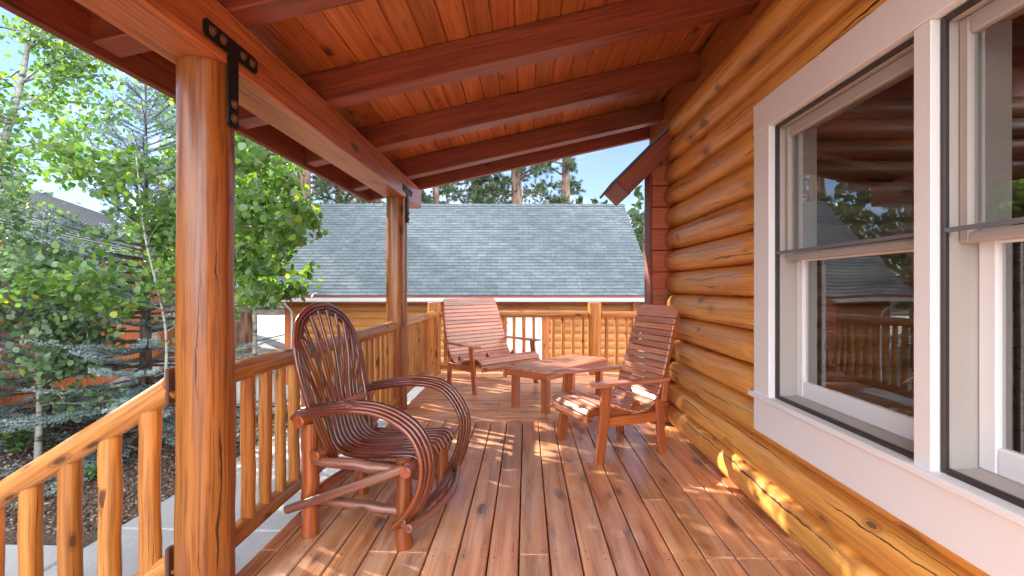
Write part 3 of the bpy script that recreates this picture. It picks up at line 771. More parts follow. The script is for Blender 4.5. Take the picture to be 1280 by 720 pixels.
# ------------------------------------------------------------------ coffee table
L_, F_, B_, R_ = Vector((-.20, 5.03, 0)), Vector((.22, 4.70, 0)), Vector((.53, 5.96, 0)), Vector((.95, 5.63, 0))
tc = (L_+R_)/2; td = (B_-L_).normalized(); tw = (F_-L_).normalized(); TL, TW = 1.23, .53
tbl = empty('coffee_table', tc, math.atan2(td.y, td.x), 'low plank topped red wood coffee table between the two slatted seats', 'table')
mb = MB(); npl = 5
for i in range(npl):
    y = -TW/2+TW*(i+.5)/npl; mb.bar((-TL/2, y, .418), (TL/2, y, .418), TW/npl-.004, .026, ch=.004)
mb.build('table_top', M['chair'], tbl)
mb = MB()
for sg in (-1, 1):
    mb.bar((-TL/2, sg*(TW/2-.0145), .372), (TL/2, sg*(TW/2-.0145), .372), .028, .062); mb.bar((sg*(TL/2-.0145), -TW/2+.03, .372), (sg*(TL/2-.0145), TW/2-.03, .372), .028, .062)
mb.build('apron', M['chairleg'], tbl)
for a in (-1, 1):
    for b in (-1, 1):
        mb = MB(); mb.bar((a*(TL/2-.075), b*(TW/2-.07), 0), (a*(TL/2-.075), b*(TW/2-.07), .402), .07, .07, up=(1, 0, 0)); mb.build('leg', M['chairleg'], tbl)

# ------------------------------------------------------------------ bent willow chair
wc = empty('willow_chair', (-.805, 2.60, 0), math.atan2(-.19, .982), 'glossy dark bent willow armchair with tall oval back beside the near railing', 'chair')
rr = random.Random(31)
def wlog(name, p0, p1, r, n=6, bend=.0, wob=.05):
    mb = MB(); pts = logpts(p0, p1, n, .004, rr)
    if bend:
        for i, p in enumerate(pts): p += Vector((bend*math.sin(math.pi*i/n), 0, 0))
    mb.tube(pts, [r*rr.uniform(.93, 1.07) for _ in pts], 12, wob); return mb.build(name, M['willowlog' if name in ('leg', 'cross_rail') else 'willowbark'], wc)
for sg in (-1, 1):
    wlog('leg', (.262, sg*.255, 0), (.258, sg*.255, .43), .0385); wlog('leg', (-.262, sg*.255, 0), (-.262, sg*.255, .575), .041)
    wlog('side_rail', (-.23, sg*.262, .385), (.235, sg*.262, .372), .026, wob=.08); wlog('side_rail', (-.23, sg*.255, .185), (.235, sg*.255, .175), .026, wob=.08)
wlog('brace', (-.345, -.325, .15), (.285, -.312, .405), .022, wob=.1)
wlog('brace', (-.30, .322, .37), (.285, .318, .14), .02, wob=.1)
wlog('brace', (-.20, -.15, .35), (.22, .17, .16), .018, wob=.1)
wlog('cross_rail', (-.255, -.36, .605), (-.255, .35, .605), .031)
wlog('cross_rail', (-.205, -.30, .418), (-.205, .30, .418), .027)
wlog('cross_rail', (.302, -.335, .395), (.302, .32, .395), .029)
wlog('cross_rail', (-.262, -.22, .20), (-.262, .22, .20), .024)
wlog('front_stretcher', (.285, -.33, .155), (.285, .33, .165), .023, 8, .05); wlog('front_stretcher', (.325, -.345, .14), (.325, .34, .15), .021, 8, .06)
def lean(z): return -.165-.27*(z-.36)
HP = [(.195, .35), (.245, .5), (.285, .68), (.300, .84), (.285, .97), (.225, 1.085), (.12, 1.150), (0, 1.170)]
for k in range(3):
    g = -.021*k; mb = MB()
    sc = 1+g/.3
    half = [(lean(z)+.004*k, w_*sc, .36+(z-.36)*(1+g/.8)) for (w_, z) in HP]
    pts = spline([(a, -b, c) for a, b, c in half]+[(a, b, c) for a, b, c in half[-2::-1]], 6)
    mb.tube(pts, [.0125*rr.uniform(.9, 1.1) for _ in pts], 10, .06); mb.build('back_hoop', M['willow'], wc)
mb = MB(); NR = 10
def hoop_at(wfrac):
    a = wfrac*math.pi/2*.93           # 0 top centre
    w_ = .27*math.sin(a); z = .86+.28*math.cos(a) if abs(a) < 1.57 else .86
    return w_, z
for i in range(NR):
    s = -1+2*i/(NR-1); wt, zt = hoop_at(s*.92)
    wj = lambda: rr.uniform(-.004, .004)
    pts = [(.345, .225*s, .385), (.305, .225*s, .432), (.18, .215*s+wj(), .425), (.02, .195*s+wj(), .402), (-.11, .175*s, .402), (-.185, .165*s, .45), (-.225, .165*s+wj(), .56), (-.262, .19*s+wj(), .70), (lean(.5*(zt+.70))+.012, (.6*.19*s+.5*wt)*.98, .5*(zt+.70)), (lean(zt)+.008, wt, zt)]
    P = spline(pts, 5); mb.tube(P, [(.0125 if k_ < len(P)*.6 else .0105)*rr.uniform(.92, 1.08) for k_ in range(len(P))], 9, .06, rnd=rr.random())
for s in (-.75, -.25, .3, .78):       # forked shoots
    w0 = .19*s; wt, zt = hoop_at(s*.70+(.12 if s > 0 else -.12)); mb.tube(spline([(-.262, w0, .70), (lean(.85)+.02, w0*1.1+(.012 if s < 0 else -.012), .84), (lean(zt)+.01, wt, zt)], 5), .0065, 8, .06)
mb.build('seat_rods', M['willow'], wc)
for sg in (-1, 1):
    for k in range(4):
        g = .0195*(k-1.5)*(1 if sg > 0 else -1); mb = MB(); o_ = .010*(k % 2); fw = -.03 if sg > 0 else .005
        pts = spline([(-.315, sg*(.295+g), .625), (-.16, sg*(.318+g), .662), (.05, sg*(.330+g), .690+o_*.3), (.22, sg*(.335+g), .672), (.345+fw, sg*(.335+g), .595), (.405+fw, sg*(.333+g), .475), (.395+fw, sg*(.328+g), .340), (.335+fw*.5, sg*(.318+g), .215), (.245, sg*(.30+g), .115)], 6)
        for p in pts:
            gg = 1+.030*(k-1.5); p.x = .02+(p.x-.02)*(gg if p.x > .02 else 1); p.z = .38+(p.z-.38)*gg
        mb.tube(pts, [.0125*rr.uniform(.9, 1.1) for _ in pts], 10, .06, rnd=rr.random()); mb.build('arm_rod', M['willow'], wc)

# ------------------------------------------------------------------ garage across the drive
YAW = R(1.74)
def cw(x, d, z):      # the garage stands square to this rotated frame
    return Vector((x*math.cos(YAW)-d*math.sin(YAW), x*math.sin(YAW)+d*math.cos(YAW), z))
gar = empty('garage', cw(-1.2, 15, -1.35), YAW, 'log sided garage with wide blue grey shingle roof beyond the railing', 'garage')
# local frame: x along the ridge, y away; origin under the ridge
GO = (-1.2, 15.65)
DE, DR = 12.0, 15.6; ZE, ZR = CAMZ-.215, CAMZ+2.725; X0, X1 = -6.28, 3.68
def gl(x, d, z): return Vector((x-(-1.2), d-15.0, z+1.35))
mb = MB(); nc = 33
sl = Vector((0, DR-DE, ZR-ZE)); SLn = sl.length; sl.normalize(); nn = Vector((0, -sl.z, sl.y))
for side in (0, 1):
    for c in range(nc):
        s0 = SLn*c/nc; s1 = SLn*(c+1)/nc+.02
        a = Vector((0, DE, ZE))+sl*s0+nn*.012; b = Vector((0, DE, ZE))+sl*s1+nn*.001
        lo = Vector((0, DE, ZE))+sl*s0
        def fl(v): return v if side == 0 else Vector((v.x, 2*DR-v.y, v.z))
        P = []
        for v in (a, b, lo):
            v = fl(v); P.append(v)
        gy0, gy1 = s0, s1
        off = 40*side
        V = [gl(X0, P[0].y, P[0].z), gl(X1, P[0].y, P[0].z), gl(X1, P[1].y, P[1].z), gl(X0, P[1].y, P[1].z), gl(X0, P[2].y, P[2].z), gl(X1, P[2].y, P[2].z)]
        row = .14*c+.002
        G = [(0+off, row, 0), (X1-X0+off, row, 0), (X1-X0+off, row+.136, 0), (off, row+.136, 0), (off, row, 0), (X1-X0+off, row, 0)]
        mb.add(V, [(0, 1, 2, 3), (4, 5, 1, 0)], G, False)
# ridge caps
nr = 34
for k in range(nr):
    xa = X0+(X1-X0)*k/nr; xb = X0+(X1-X0)*(k+1)/nr+.03
    for sgn in (-1, 1):
        V = [gl(xa, DR, ZR+.030), gl(xb, DR, ZR+.020), gl(xb, DR+sgn*.12, ZR-.080), gl(xa, DR+sgn*.12, ZR-.070)]
        mb.add(V, [(0, 1, 2, 3)], [(xa, .3*k, 0), (xb, .3*k, 0), (xb, .3*k+.12, 0), (xa, .3*k+.12, 0)])
mb.build('roof', M['shingle'], gar)
mb = MB()   # fascia and rakes
mb.bar(gl(X0, DE+.02, ZE-.075), gl(X1, DE+.02, ZE-.075), .035, .13)
mb.bar(gl(X0, 2*DR-DE-.02, ZE-.075), gl(X1, 2*DR-DE-.02, ZE-.075), .035, .13)
for x in (X0+.02, X1-.02):
    for s_ in (0, 1):
        a = gl(x, DE+.04, ZE-.14) if s_ == 0 else gl(x, 2*DR-DE-.04, ZE-.14); b = gl(x, DR, ZR-.165); mb.bar(a, b, .035, .17)
mb.build('fascia', M['fascia'], gar)
mb = MB(); mb.prism([(-.06, 0), (-.05, -.09), (.045, -.105), (.052, 0), (.04, 0), (.038, -.088), (-.042, -.078), (-.05, 0)], (1, 0, 0), X1-X0, gl((X0+X1)/2, DE-.055, ZE-.055), (0, 1, 0), (0, 0, 1)); 
mb.tube(spline([gl(X0+.5, DE-.05, ZE-.1), gl(X0+.5, DE+.1, ZE-.25), gl(X0+.5, DE+.38, ZE-.4), gl(X0+.5, DE+.42, ZE-.6)], 4)+[gl(X0+.5, DE+.42, -1.3)], .032, 8)
mb.build('gutter', M['gutter'], gar)
DW = DE+.48; WX0, WX1 = -5.85, 3.22
mb = MB(); rr = random.Random(8)
zz = -1.36
while zz < ZE+.25:
    for (a, b) in ((WX0, -.12), (.84, WX1)) if zz < .55 else ((WX0, WX1),):
        mb.tube([gl(a, DW+.115, zz+.1), gl(b, DW+.115, zz+.1)], .145, 24, .004, rnd=rr.random())
    zz += .2
for x in (WX0, WX1):        # gable ends as stacked half logs
    zz = -1.36
    while zz < ZR-.3:
        half = (DR-DW) if zz < ZE else (DR-DE)*(1-(zz-ZE)/(ZR-ZE))-.42
        if half > .1: mb.tube([gl(x, DR-half, zz+.085), gl(x, DR+half, zz+.085)], .098, 10, .01, rnd=rr.random())
        zz += .172
mb.build('wall', M['siding'], gar)
mb = MB(); mb.bar(gl(WX0-.02, DW-.05, -1.35), gl(WX0-.02, DW-.05, ZE+.0), .16, .08, up=(0, 1, 0)); mb.bar(gl(WX1+.02, DW-.05, -1.35), gl(WX1+.02, DW-.05, ZE+.0), .16, .08, up=(0, 1, 0))
mb.bar(gl(-.2, DW-.05, -1.35), gl(-.2, DW-.05, .64), .10, .06, up=(0, 1, 0)); mb.bar(gl(.92, DW-.05, -1.35), gl(.92, DW-.05, .64), .10, .06, up=(0, 1, 0)); mb.bar(gl(-.26, DW-.05, .68), gl(.98, DW-.05, .68), .06, .10)
mb.build('trim', M['redboard'], gar)
mb = MB(); mb.bar(gl(.36, DW+.0, -1.32), gl(.36, DW+.0, .61), 1.0, .05, up=(0, 1, 0))
for q in range(3): mb.bar(gl(.36, DW-.035, -1.2+q*.6), gl(.36, DW-.035, -.72+q*.6), .74, .02, up=(0, 1, 0), ch=.006)
mb.build('door', M['door'], gar)

# ------------------------------------------------------------------ neighbour's house on the left
hd = Vector((-.41, .912, 0)).normalized(); hn = Vector((hd.y, -hd.x, 0))
hb = Vector((-6.55, 4.85, -.6))
nh = empty('neighbour_house', hb, math.atan2(hd.y, hd.x), 'red board sided house with grey shingle roof behind the spruces on the left', 'house')
# local: x along the wall, y towards the left/back (away from the deck)
HL = 13.0; HZ = 2.45; rr = random.Random(12)
mb = MB(); x = -2.5
while x < HL:
    mb.bar((x+.066, .0+rr.uniform(-.004, .004), -.1), (x+.066, 0, HZ+.2), .128, .03, up=(0, 1, 0), ch=.006, rnd=rr.random()); x += .133
for xe in (-2.5, HL):
    y = 0
    while y < 6: mb.bar((xe, y+.066, -.1), (xe, y+.066, HZ+.2+min(y, 6-y)*.6), .03, .128, up=(0, 1, 0), ch=.006, rnd=rr.random()); y += .133
mb.build('wall', M['redboard'], nh)
mb = MB(); rise = .58; o_y = -.50; courses = 28
for side in (0, 1):
    for c in range(courses):
        s0 = .14*c; ct = 1/math.sqrt(1+rise**2); st_ = rise*ct
        def pt(xx, s_, up_):
            y_ = o_y+s_*ct-up_*st_; z_ = HZ+s_*st_+up_*ct
            if side: y_ = 2*(o_y+.14*courses*ct)-y_
            return (xx, y_, z_)
        V = [pt(-3, s0, .013), pt(HL+.5, s0, .013), pt(HL+.5, s0+.155, .001), pt(-3, s0+.155, .001), pt(-3, s0, 0), pt(HL+.5, s0, 0)]
        G = [(0, s0+.002, 0), (HL+3.5, s0+.002, 0), (HL+3.5, s0+.138, 0), (0, s0+.138, 0), (0, s0+.002, 0), (HL+3.5, s0+.002, 0)]
        mb.add(V, [(0, 1, 2, 3), (4, 5, 1, 0)], G)
mb.build('roof', M['shingle2'], nh)
mb = MB(); mb.bar((-3, o_y+.03, HZ-.10), (HL+.5, o_y+.03, HZ-.10), .035, .17); mb.bar((-3, o_y+.28, HZ-.12), (HL+.5, o_y+.28, HZ-.12), .45, .02); mb.build('fascia', M['redboard'], nh)

# ------------------------------------------------------------------ foliage helpers
def build_np(name, V, F, rnd, mat, parent=None, gc=None, smooth=False):
    """V (n,3), F (m,k) arrays"""
    me = bpy.data.meshes.new(name); k = F.shape[1]; m = F.shape[0]
    me.vertices.add(len(V)); me.vertices.foreach_set('co', V.astype(np.float32).ravel())
    me.loops.add(m*k); me.loops.foreach_set('vertex_index', F.astype(np.int32).ravel())
    me.polygons.add(m); me.polygons.foreach_set('loop_start', np.arange(0, m*k, k, dtype=np.int32))
    try: me.polygons.foreach_set('loop_total', np.full(m, k, dtype=np.int32))
    except Exception: pass
    a = me.attributes.new('rnd', 'FLOAT', 'POINT'); a.data.foreach_set('value', rnd.astype(np.float32))
    me.materials.append(mat); me.update(calc_edges=True); me.validate()
    o = bpy.data.objects.new(name, me); COL.objects.link(o)
    if parent is not None: o.parent = parent
    return o
def frames(nrm, rg):
    nrm = nrm/np.linalg.norm(nrm, axis=1, keepdims=True)
    r = rg.normal(size=nrm.shape); t = np.cross(nrm, r); t /= np.linalg.norm(t, axis=1, keepdims=True)
    return t, np.cross(nrm, t), nrm
ASP = np.array([(0, -.5), (.30, -.42), (.50, -.12), (.47, .18), (.27, .42), (0, .58), (-.27, .42), (-.47, .18), (-.50, -.12), (-.30, -.42)])
OVL = np.array([(0, -.5), (.2, -.25), (.26, .05), (.14, .35), (0, .55), (-.14, .35), (-.26, .05), (-.2, -.25)])
def leaves(C, nrm, size, rnd, shape, rg, cup=.12):
    t, b, n_ = frames(nrm, rg); k = len(shape); z = cup*np.abs(shape[:, 0])*2
    V = C[:, None, :]+size[:, None, None]*(t[:, None, :]*shape[None, :, 0, None]+b[:, None, :]*shape[None, :, 1, None]+n_[:, None, :]*z[None, :, None])
    F = np.arange(len(C)*k).reshape(-1, k)
    return V.reshape(-1, 3), F, np.repeat(rnd, k)
def needles(base, axis, L, wdt, rnd):
    """thin triangles from base along axis"""
    r = np.random.default_rng(1).normal(size=axis.shape); s = np.cross(axis, r); s /= np.linalg.norm(s, axis=1, keepdims=True)+1e-9
    V = np.stack([base-s*wdt[:, None]/2, base+s*wdt[:, None]/2, base+axis*L[:, None]], 1).reshape(-1, 3)
    return V, np.arange(len(base)*3).reshape(-1, 3), np.repeat(rnd, 3)

def aspen(loc, trunk, r0, branches, leaf, label, seed, mat, nl=26, spread=.10, droop=.25, group='slender aspens beside the deck'):
    """trunk: list of points; branches: list of (height fraction, direction xy angle deg, length, upward)"""
    rg = np.random.default_rng(seed); rr = random.Random(seed)
    root = empty('aspen_tree', loc, 0, label, 'tree', group)
    mb = MB(); T = spline(trunk, 8); mb.tube(T, [max(.006, r0*(1-.85*i/len(T))) for i in range(len(T))], 10, .05)
    C = []; NN = []; 
    def twig(p, d, L, r, lv):
        q = [p]; dd = d.normalized(); n_ = 5
        for i in range(n_):
            dd = (dd+Vector((rr.uniform(-.25, .25), rr.uniform(-.25, .25), rr.uniform(-.2, .2)-droop*.12*lv))).normalized(); q.append(q[-1]+dd*(L/n_))
        mb.tube(q, [max(.0015, r*(1-.8*i/n_)) for i in range(n_+1)], 5, 0, cap=False)
        if lv < 2:
            for k in range(rr.randint(4, 6)):
                i = rr.randint(1, n_); a = rr.uniform(0, 6.28)
                nd = (q[i]-q[i-1]).normalized()*.7+Vector((math.cos(a), math.sin(a), rr.uniform(-.3, .6)))*.8
                twig(q[i], nd, L*rr.uniform(.35, .6), r*.5, lv+1)
        m = int(nl*L/.4*(1 if lv else .6))+2
        for k in range(m):
            i = rr.randint(1, n_); c = q[i-1].lerp(q[i], rr.random())
            C.append(c+Vector((rr.gauss(0, spread*.5), rr.gauss(0, spread*.5), rr.gauss(-.02, spread*.5))))
            NN.append((rr.gauss(0, .7), rr.gauss(0, .7), rr.gauss(.35, .6)))
    for (hf, ang, L, up) in branches:
        i = min(len(T)-1, int(hf*(len(T)-1))); a = R(ang)
        twig(T[i], Vector((math.cos(a), math.sin(a), up)), L, r0*.32*(1-.5*hf), 0)
    o = mb.build('trunk', M['bark_aspen'], root)
    C = np.array([tuple(c) for c in C]); NN = np.array(NN); nL = len(C)
    V, F, rn = leaves(C, NN, leaf*rg.uniform(.65, 1.2, nL), np.clip(rg.beta(2, 2.6, nL)+.0, 0, 1), ASP, rg)
    build_np('crown', V, F, rn, mat, root)
    return root
def auto_branches(rr, n, f0, f1, l0, l1, up0=.2, up1=.7, a0=0, a1=360):
    return [(f0+(f1-f0)*(i+rr.random())/n, rr.uniform(a0, a1), rr.uniform(l0, l1)*(1-.35*i/n), rr.uniform(up0, up1)) for i in range(n)]
rr = random.Random(77)
Zg = -.55
# tall aspen at the left edge of the picture
aspen((-6.7, 5.75, Zg), [(0, 0, 0), (-.05, 0, 1.6), (.02, .02, 3.2), (.35, .05, 4.6), (.55, .1, 6.6)], .075, auto_branches(rr, 24, .42, 1, .8, 1.7), .058, 'tall aspen with slanting white trunk at the upper left edge', 101, M['aspen_leaf'], nl=11, spread=.17)
# sapling left, staked
aspen((-5.0, 4.70, Zg), [(0, 0, 0), (.02, 0, .8), (-.04, .02, 1.6), (.05, .02, 2.6)], .034, auto_branches(rr, 17, .28, 1, .45, .9, .1, .6), .052, 'young grey green aspen sapling with pale trunk at the far left of the bed', 102, M['aspen_leaf_pale'], nl=18, spread=.14)
# sapling left of the near post
aspen((-3.42, 4.24, Zg), [(0, 0, 0), (.06, .02, .6), (.08, .05, 1.4), (-.12, .05, 2.3), (-.25, .1, 3.1)], .019, auto_branches(rr, 12, .50, 1, .45, 1.0, .1, .7, 90, 280), .054, 'bright green aspen sapling just left of the near log post', 103, M['aspen_leaf'], nl=17, spread=.14)
# leafy aspen right of the near post
aspen((-2.98, 5.05, Zg), [(0, 0, 0), (.03, 0, 1.0), (.08, -.05, 2.0), (.14, -.12, 3.0), (.2, -.2, 3.9)], .030, auto_branches(rr, 8, .40, 1, .4, .6, 0, .5)+[(.50, -35, .5, .15), (.56, -25, .55, .25), (.62, -50, .55, .2), (.7, -30, .62, .1), (.78, -45, .6, .1), (.74, 10, .5, .2), (.86, -40, .6, .0), (.45, -40, .45, .0), (.66, -10, .55, .05)], .070, 'leafy aspen seen between the near post and the willow chair', 104, M['aspen_leaf'], nl=11, spread=.11)
aspen((-6.5, 8.75, -.8), [(0, 0, 0), (.05, 0, 2), (0, .05, 4.2), (.1, 0, 7.6)], .07, auto_branches(rr, 24, .36, 1, .55, 1.0), .06, 'added sun blocking tall aspen standing straight behind the near log post', 105, M['aspen_leaf'], nl=27, spread=.16)  # tree added, mostly hidden, to keep sun off the corner logs

def spruce(loc, H, Rb, label, seed, whorls, nb):
    rg = np.random.default_rng(seed); rr = random.Random(seed)
    root = empty('blue_spruce', loc, 0, label, 'tree', 'blue spruces in the garden bed')
    mb = MB(); mb.tube([(0, 0, 0), (0, 0, H*.5), (.0, 0, H)], [.012+.016*H, .008*H, .006], 8)
    Bp = []; Ax = []; Ln = []; Rn = []
    for wi in range(whorls):
        f = (wi+.2)/whorls; z = .12+(H-.15)*f**.95; rad = Rb*(1-f)**.85+.05
        for k in range(max(4, int(nb*(1-.45*f)))):
            a = rr.uniform(0, 6.283); L = rad*rr.uniform(.75, 1.12); zz = z+rr.uniform(-.07, .07)
            el = -.25+.75*f+rr.uniform(-.1, .1)
            d = Vector((math.cos(a)*math.cos(el), math.sin(a)*math.cos(el), math.sin(el)))
            q = [Vector((0, 0, zz))]; n_ = 6
            for i in range(n_):
                d = (d+Vector((rr.uniform(-.06, .06), rr.uniform(-.06, .06), .06))).normalized(); q.append(q[-1]+d*(L/n_))
            mb.tube(q, [max(.002, .004+.011*L*(1-i/n_)) for i in range(n_+1)], 5, 0, cap=False)
            side = d.cross(Vector((0, 0, 1))).normalized()
            nt = int(L/.055)+3; age = rr.random()
            for j in range(nt):
                t = .25+.75*j/nt; i = min(n_-1, int(t*n_)); p = q[i].lerp(q[i+1], t*n_-i)
                for sg in (-1, 1):
                    tl = (.06+.17*(1-t)*min(1, L))*rr.uniform(.7, 1.2)
                    td = (d*.75+side*sg*.85+Vector((0, 0, rr.uniform(-.25, .12)))).normalized()
                    m = int(tl/.0045)+5
                    ts = rg.random(m); tv = np.array(td)
                    nd = rg.normal(size=(m, 3)); nd -= np.outer(nd@tv, tv); nd /= np.linalg.norm(nd, axis=1, keepdims=True)
                    ax = nd*.8+tv*.65; ax /= np.linalg.norm(ax, axis=1, keepdims=True)
                    Bp.append(np.array(p)+np.outer(ts*tl, tv)); Ax.append(ax); Ln.append(np.full(m, .024)*rg.uniform(.7, 1.2, m))
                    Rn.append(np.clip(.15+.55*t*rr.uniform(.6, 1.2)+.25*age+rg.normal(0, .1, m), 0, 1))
    mb.build('trunk', M['bark_spruce'], root)
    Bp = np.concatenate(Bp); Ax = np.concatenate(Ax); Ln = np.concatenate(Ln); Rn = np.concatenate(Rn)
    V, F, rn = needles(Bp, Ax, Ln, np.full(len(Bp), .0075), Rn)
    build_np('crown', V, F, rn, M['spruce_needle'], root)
    return root
spruce((-4.32, 5.25, Zg), 4.25, 1.75, 'blue spruce behind the near post whose thin top pokes above the aspens', 201, 22, 11)
spruce((-5.95, 5.7, Zg), 2.75, 1.25, 'shorter blue spruce in front of the red house wall', 202, 15, 10)

TUFT = None
def pine(kind, seed, H, z0, Rc, nlimb, tr, mat):
    """meshes for one pine: trunk with limbs, needle crown"""
    rg = np.random.default_rng(seed); rr = random.Random(seed)
    mb = MB(); mb.tube([(0, 0, -.2), (.02, .02, H*.3), (rr.uniform(-.2, .2), .1, H*.65), (rr.uniform(-.3, .3), 0, H)], [tr*1.15, tr*.92, tr*.6, .03], 14, .05)
    P = []; D = []
    for k in range(nlimb):
        f = (k+rr.random())/nlimb; z = z0+(H-z0)*f; a = rr.uniform(0, 6.283); L = Rc*(1-.65*f)*rr.uniform(.6, 1.1)
        d = Vector((math.cos(a), math.sin(a), rr.uniform(-.15, .35))); q = [Vector((0, 0, z))]
        for i in range(6):
            d = (d+Vector((rr.uniform(-.28, .28), rr.uniform(-.28, .28), rr.uniform(-.15, .22)))).normalized(); q.append(q[-1]+d*L/6)
        mb.tube(q, [max(.012, (.02+.022*L)*(1-i/6.5)) for i in range(7)], 6, .05, cap=False)
        for j in range(int(L*17)+6):
            t = rr.uniform(.3, 1); i = min(5, int(t*6)); p = q[i].lerp(q[i+1], t*6-i)
            e = Vector((rr.gauss(0, 1), rr.gauss(0, 1), rr.gauss(.25, .7))).normalized(); l = rr.uniform(.1, .5)
            mb.tube([p, p+e*l*.5+Vector((0, 0, .02)), p+e*l], [.012, .009, .006], 4, 0, cap=False)
            P.append(p+e*l); D.append(e)
    P = np.array([tuple(p) for p in P]); D = np.array([tuple(d) for d in D]); nT = len(P); m = 46
    nd = rg.normal(size=(nT, m, 3)); nd /= np.linalg.norm(nd, axis=2, keepdims=True)
    ax = nd*.85+D[:, None, :]*.75; ax /= np.linalg.norm(ax, axis=2, keepdims=True)
    base = P[:, None, :]+D[:, None, :]*rg.uniform(-.14, .05, (nT, m, 1))
    Ln = rg.uniform(.13, .23, nT*m); tone = np.repeat(np.clip(rg.normal(.45, .2, nT), 0, 1), m)
    V, F, rn = needles(base.reshape(-1, 3), ax.reshape(-1, 3), Ln, np.full(nT*m, .02), np.clip(tone+rg.normal(0, .12, nT*m), 0, 1))
    root = empty('pine_tree'); t = mb.build('trunk', M['bark_pine'], root); c = build_np('crown', V, F, rn, mat, root)
    return root
def dup(root, loc, rz, s, label, cat='tree', group='pines behind the garage'):
    r = root.copy(); COL.objects.link(r); r.location = loc; r.rotation_euler = (0, 0, rz); r.scale = (s, s, s); tag(r, label, cat, group)
    for ch in list(root.children):
        c = ch.copy(); COL.objects.link(c); c.parent = r
    return r
pA = pine('A', 301, 15, 2.6, 2.9, 50, .34, M['pine_needle'])
pB = pine('B', 302, 13, 2.2, 2.6, 46, .32, M['pine_needle'])
pC = pine('C', 303, 12, 2.8, 3.0, 30, .30, M['pine_dry'])
def place(root, px, d, rz, s, label, first=False):
    x = (px-640)/592*d; p = cw(x, d, -1.3)
    if first:
        root.location = p; root.rotation_euler = (0, 0, rz); root.scale = (s, s, s); tag(root, label, 'tree', 'pines behind the garage'); return root
    return dup(root, p, rz, s, label)
place(pA, 597, 21.5, .4, 1.0, 'pine with bare reddish trunk behind the garage ridge, left of its twin trunk', True)
place(pB, 649, 20.5, 2.0, 1.0, 'pine with leafy trunk behind the garage ridge, right of the bare trunk', True)
place(pC, 302, 13.8, 1.0, .95, 'dry brownish pine left of the garage behind the leafy aspen', True)
place(pA, 706, 25, 3.3, .95, 'pine farther back behind the right half of the garage ridge')
place(pB, 545, 26, 4.4, .9, 'pine behind the garage partly hidden by the farther porch post')
place(pC, 425, 24, 2.2, 1.0, 'dry thin pine behind the left end of the garage ridge')
place(pA, 470, 30, 5.2, 1.1, 'distant pine between the beam end and the garage ridge')
place(pB, 905, 24, .9, .8, 'pine beyond the right end of the garage behind the cabin corner')
place(pB, 806, 19.5, 3.0, .42, 'small green pine showing right of the garage roof')
for k, (x, y, s, rz_) in enumerate([(-12.2, 18.5, 1, .3), (-16.5, 6.5, .9, 1.9), (-14.5, .5, 1.0, 4), (-10.2, 21.5, 1.1, 2.7)]):
    dup(pA if k % 2 else pB, (x, y, -1.0), rz_, s, ['pine behind the leafy aspen left of the garage', 'pine rising behind the middle of the red house roof', 'pine behind the near end of the red house', 'tall pine behind the dry pine at the garage left end'][k], group='pines around the red house')

# far wood closing the horizon
rg = np.random.default_rng(9); Cs = []; Ns = []; 
for k in range(330):
    a = rg.uniform(-2.6, 1.2); d = rg.uniform(42, 75); x, y = d*math.sin(a), d*math.cos(a); h = rg.uniform(7, 13)
    m = 150; f = rg.random(m)**1.3; th = rg.uniform(0, 6.283, m); r = (1-f)*h*.2*np.sqrt(rg.random(m))+.15
    Cs.append(np.stack([x+r*np.cos(th), y+r*np.sin(th), -1+f*h], 1)); Ns.append(rg.normal(size=(m, 3)))
Cs = np.concatenate(Cs); Ns = np.concatenate(Ns)
V, F, rn = leaves(Cs, Ns, rg.uniform(.5, 1.1, len(Cs)), rg.random(len(Cs))*.7, OVL, rg)
o = build_np('far_wood', V, F, rn, M['pine_needle']); tag(o, 'far dark pine wood closing the view behind garage and houses', 'wood', kind='stuff')

# small shrubs in the bed
def shrub(loc, r, h, n_, leaf, label, seed, mat):
    rg = np.random.default_rng(seed); rr = random.Random(seed)
    root = empty('shrub', loc, 0, label, 'shrub', 'low plants in the garden bed'); mb = MB(); C = []
    for k in range(n_):
        a = rr.uniform(0, 6.283); e = Vector((math.cos(a)*r*rr.random(), math.sin(a)*r*rr.random(), h*rr.uniform(.5, 1)))
        q = spline([(0, 0, 0), e*.5+Vector((0, 0, h*.12)), e], 4); mb.tube(q, .004, 5, 0, cap=False)
        for j in range(14): C.append(tuple(q[rr.randint(3, len(q)-1)]+Vector((rr.gauss(0, .03), rr.gauss(0, .03), rr.gauss(0, .03)))))
    mb.build('stem', M['bark_spruce'], root); C = np.array(C)
    V, F, rn = leaves(C, rg.normal(size=C.shape)*.6+np.array([0, 0, .7]), leaf*rg.uniform(.6, 1.2, len(C)), rg.random(len(C)), OVL, rg); build_np('crown', V, F, rn, mat, root)
aspen((-4.75, 7.35, -.6), [(0, 0, 0), (.03, 0, 1.5), (-.03, .03, 3.2), (.05, 0, 5.9)], .05, auto_branches(rr, 22, .42, 1, .5, .95), .06, 'added sun blocking aspen hidden mostly behind the near post, in front of the straight taller one', 106, M['aspen_leaf'], nl=24, spread=.15)  # second tree added to block sun from the slatted chair and corner
shrub((-5.35, 4.85, Zg), .35, .45, 22, .07, 'low green shrub at the left foot of the staked sapling', 401, M['shrub_leaf'])
shrub((-4.05, 4.35, Zg), .16, .16, 10, .045, 'tiny green seedling in the mulch left of the stair balusters', 402, M['shrub_leaf'])
shrub((-3.05, 4.55, Zg), .22, .40, 14, .06, 'small yellow green shrub at the edge of the concrete path', 403, M['aspen_leaf'])
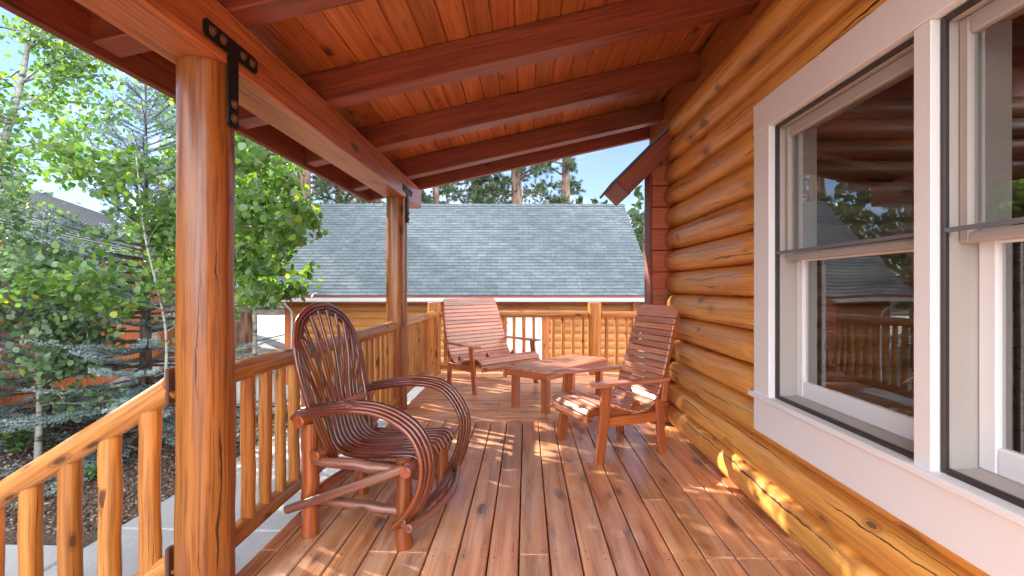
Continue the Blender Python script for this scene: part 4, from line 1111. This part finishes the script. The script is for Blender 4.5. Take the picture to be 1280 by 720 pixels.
# mulch chips and gravel
def scatter(name, n_, area, s0, s1, mat, seed, label, cat, flat=.35):
    rg = np.random.default_rng(seed); x = rg.uniform(area[0], area[1], n_); y = rg.uniform(area[2], area[3], n_)
    ok = area[4](x, y); x = x[ok]; y = y[ok]; n_ = len(x)
    z = np.array([gz(a, b) for a, b in zip(x, y)])+.004
    oc = np.array([(1, 0, 0), (0, 1, 0), (-1, 0, 0), (0, -1, 0), (0, 0, 1), (0, 0, -1)], float); fc = np.array([(0, 1, 4), (1, 2, 4), (2, 3, 4), (3, 0, 4), (1, 0, 5), (2, 1, 5), (3, 2, 5), (0, 3, 5)])
    sz_ = rg.uniform(s0, s1, n_); st = np.stack([sz_, sz_*rg.uniform(.35, .9, n_), sz_*flat*rg.uniform(.6, 1.3, n_)], 1)
    t, b, q = frames(rg.normal(size=(n_, 3))*.35+np.array([0, 0, 1]), rg)
    L = oc[None]*st[:, None, :]; L = L*rg.uniform(.75, 1.2, L.shape)
    V = np.stack([x, y, z], 1)[:, None, :]+L[..., 0:1]*t[:, None, :]+L[..., 1:2]*b[:, None, :]+L[..., 2:3]*q[:, None, :]
    F = (np.arange(n_)*6)[:, None, None]+fc[None]
    o = build_np(name, V.reshape(-1, 3), F.reshape(-1, 3), np.repeat(rg.random(n_), 6), mat); tag(o, label, cat, kind='stuff')
def simple_rnd(name, stops):
    m, nt, out = new_mat(name); n = N(nt); n.link(n.bsdf(n.ramp(n.attr('rnd').outputs['Fac'], stops), .9).outputs[0], out.inputs[0]); return m
M['chip'] = simple_rnd('bark_chip', [(0, (.04, .024, .016)), (.6, (.15, .095, .066)), (.92, (.27, .19, .14)), (1, (.42, .34, .27))])
M['pebble'] = simple_rnd('pebble', [(0, (.12, .11, .11)), (.5, (.30, .28, .27)), (1, (.52, .50, .48))])
wallside = lambda x, y: (x+6.55)*hn.x+(y-4.85)*hn.y
scatter('mulch', 15000, (-6.4, -3.06, 3.4, 8.0, lambda x, y: (wallside(x, y) > 1.2)), .012, .034, M['chip'], 51, 'brown bark mulch covering the garden bed', 'mulch')
scatter('gravel', 9000, (-9.5, -4.8, 3.5, 10.0, lambda x, y: (wallside(x, y) <= 1.25) & (wallside(x, y) > .02)), .012, .03, M['pebble'], 52, 'pale grey gravel strip along the red house wall', 'gravel', .6)
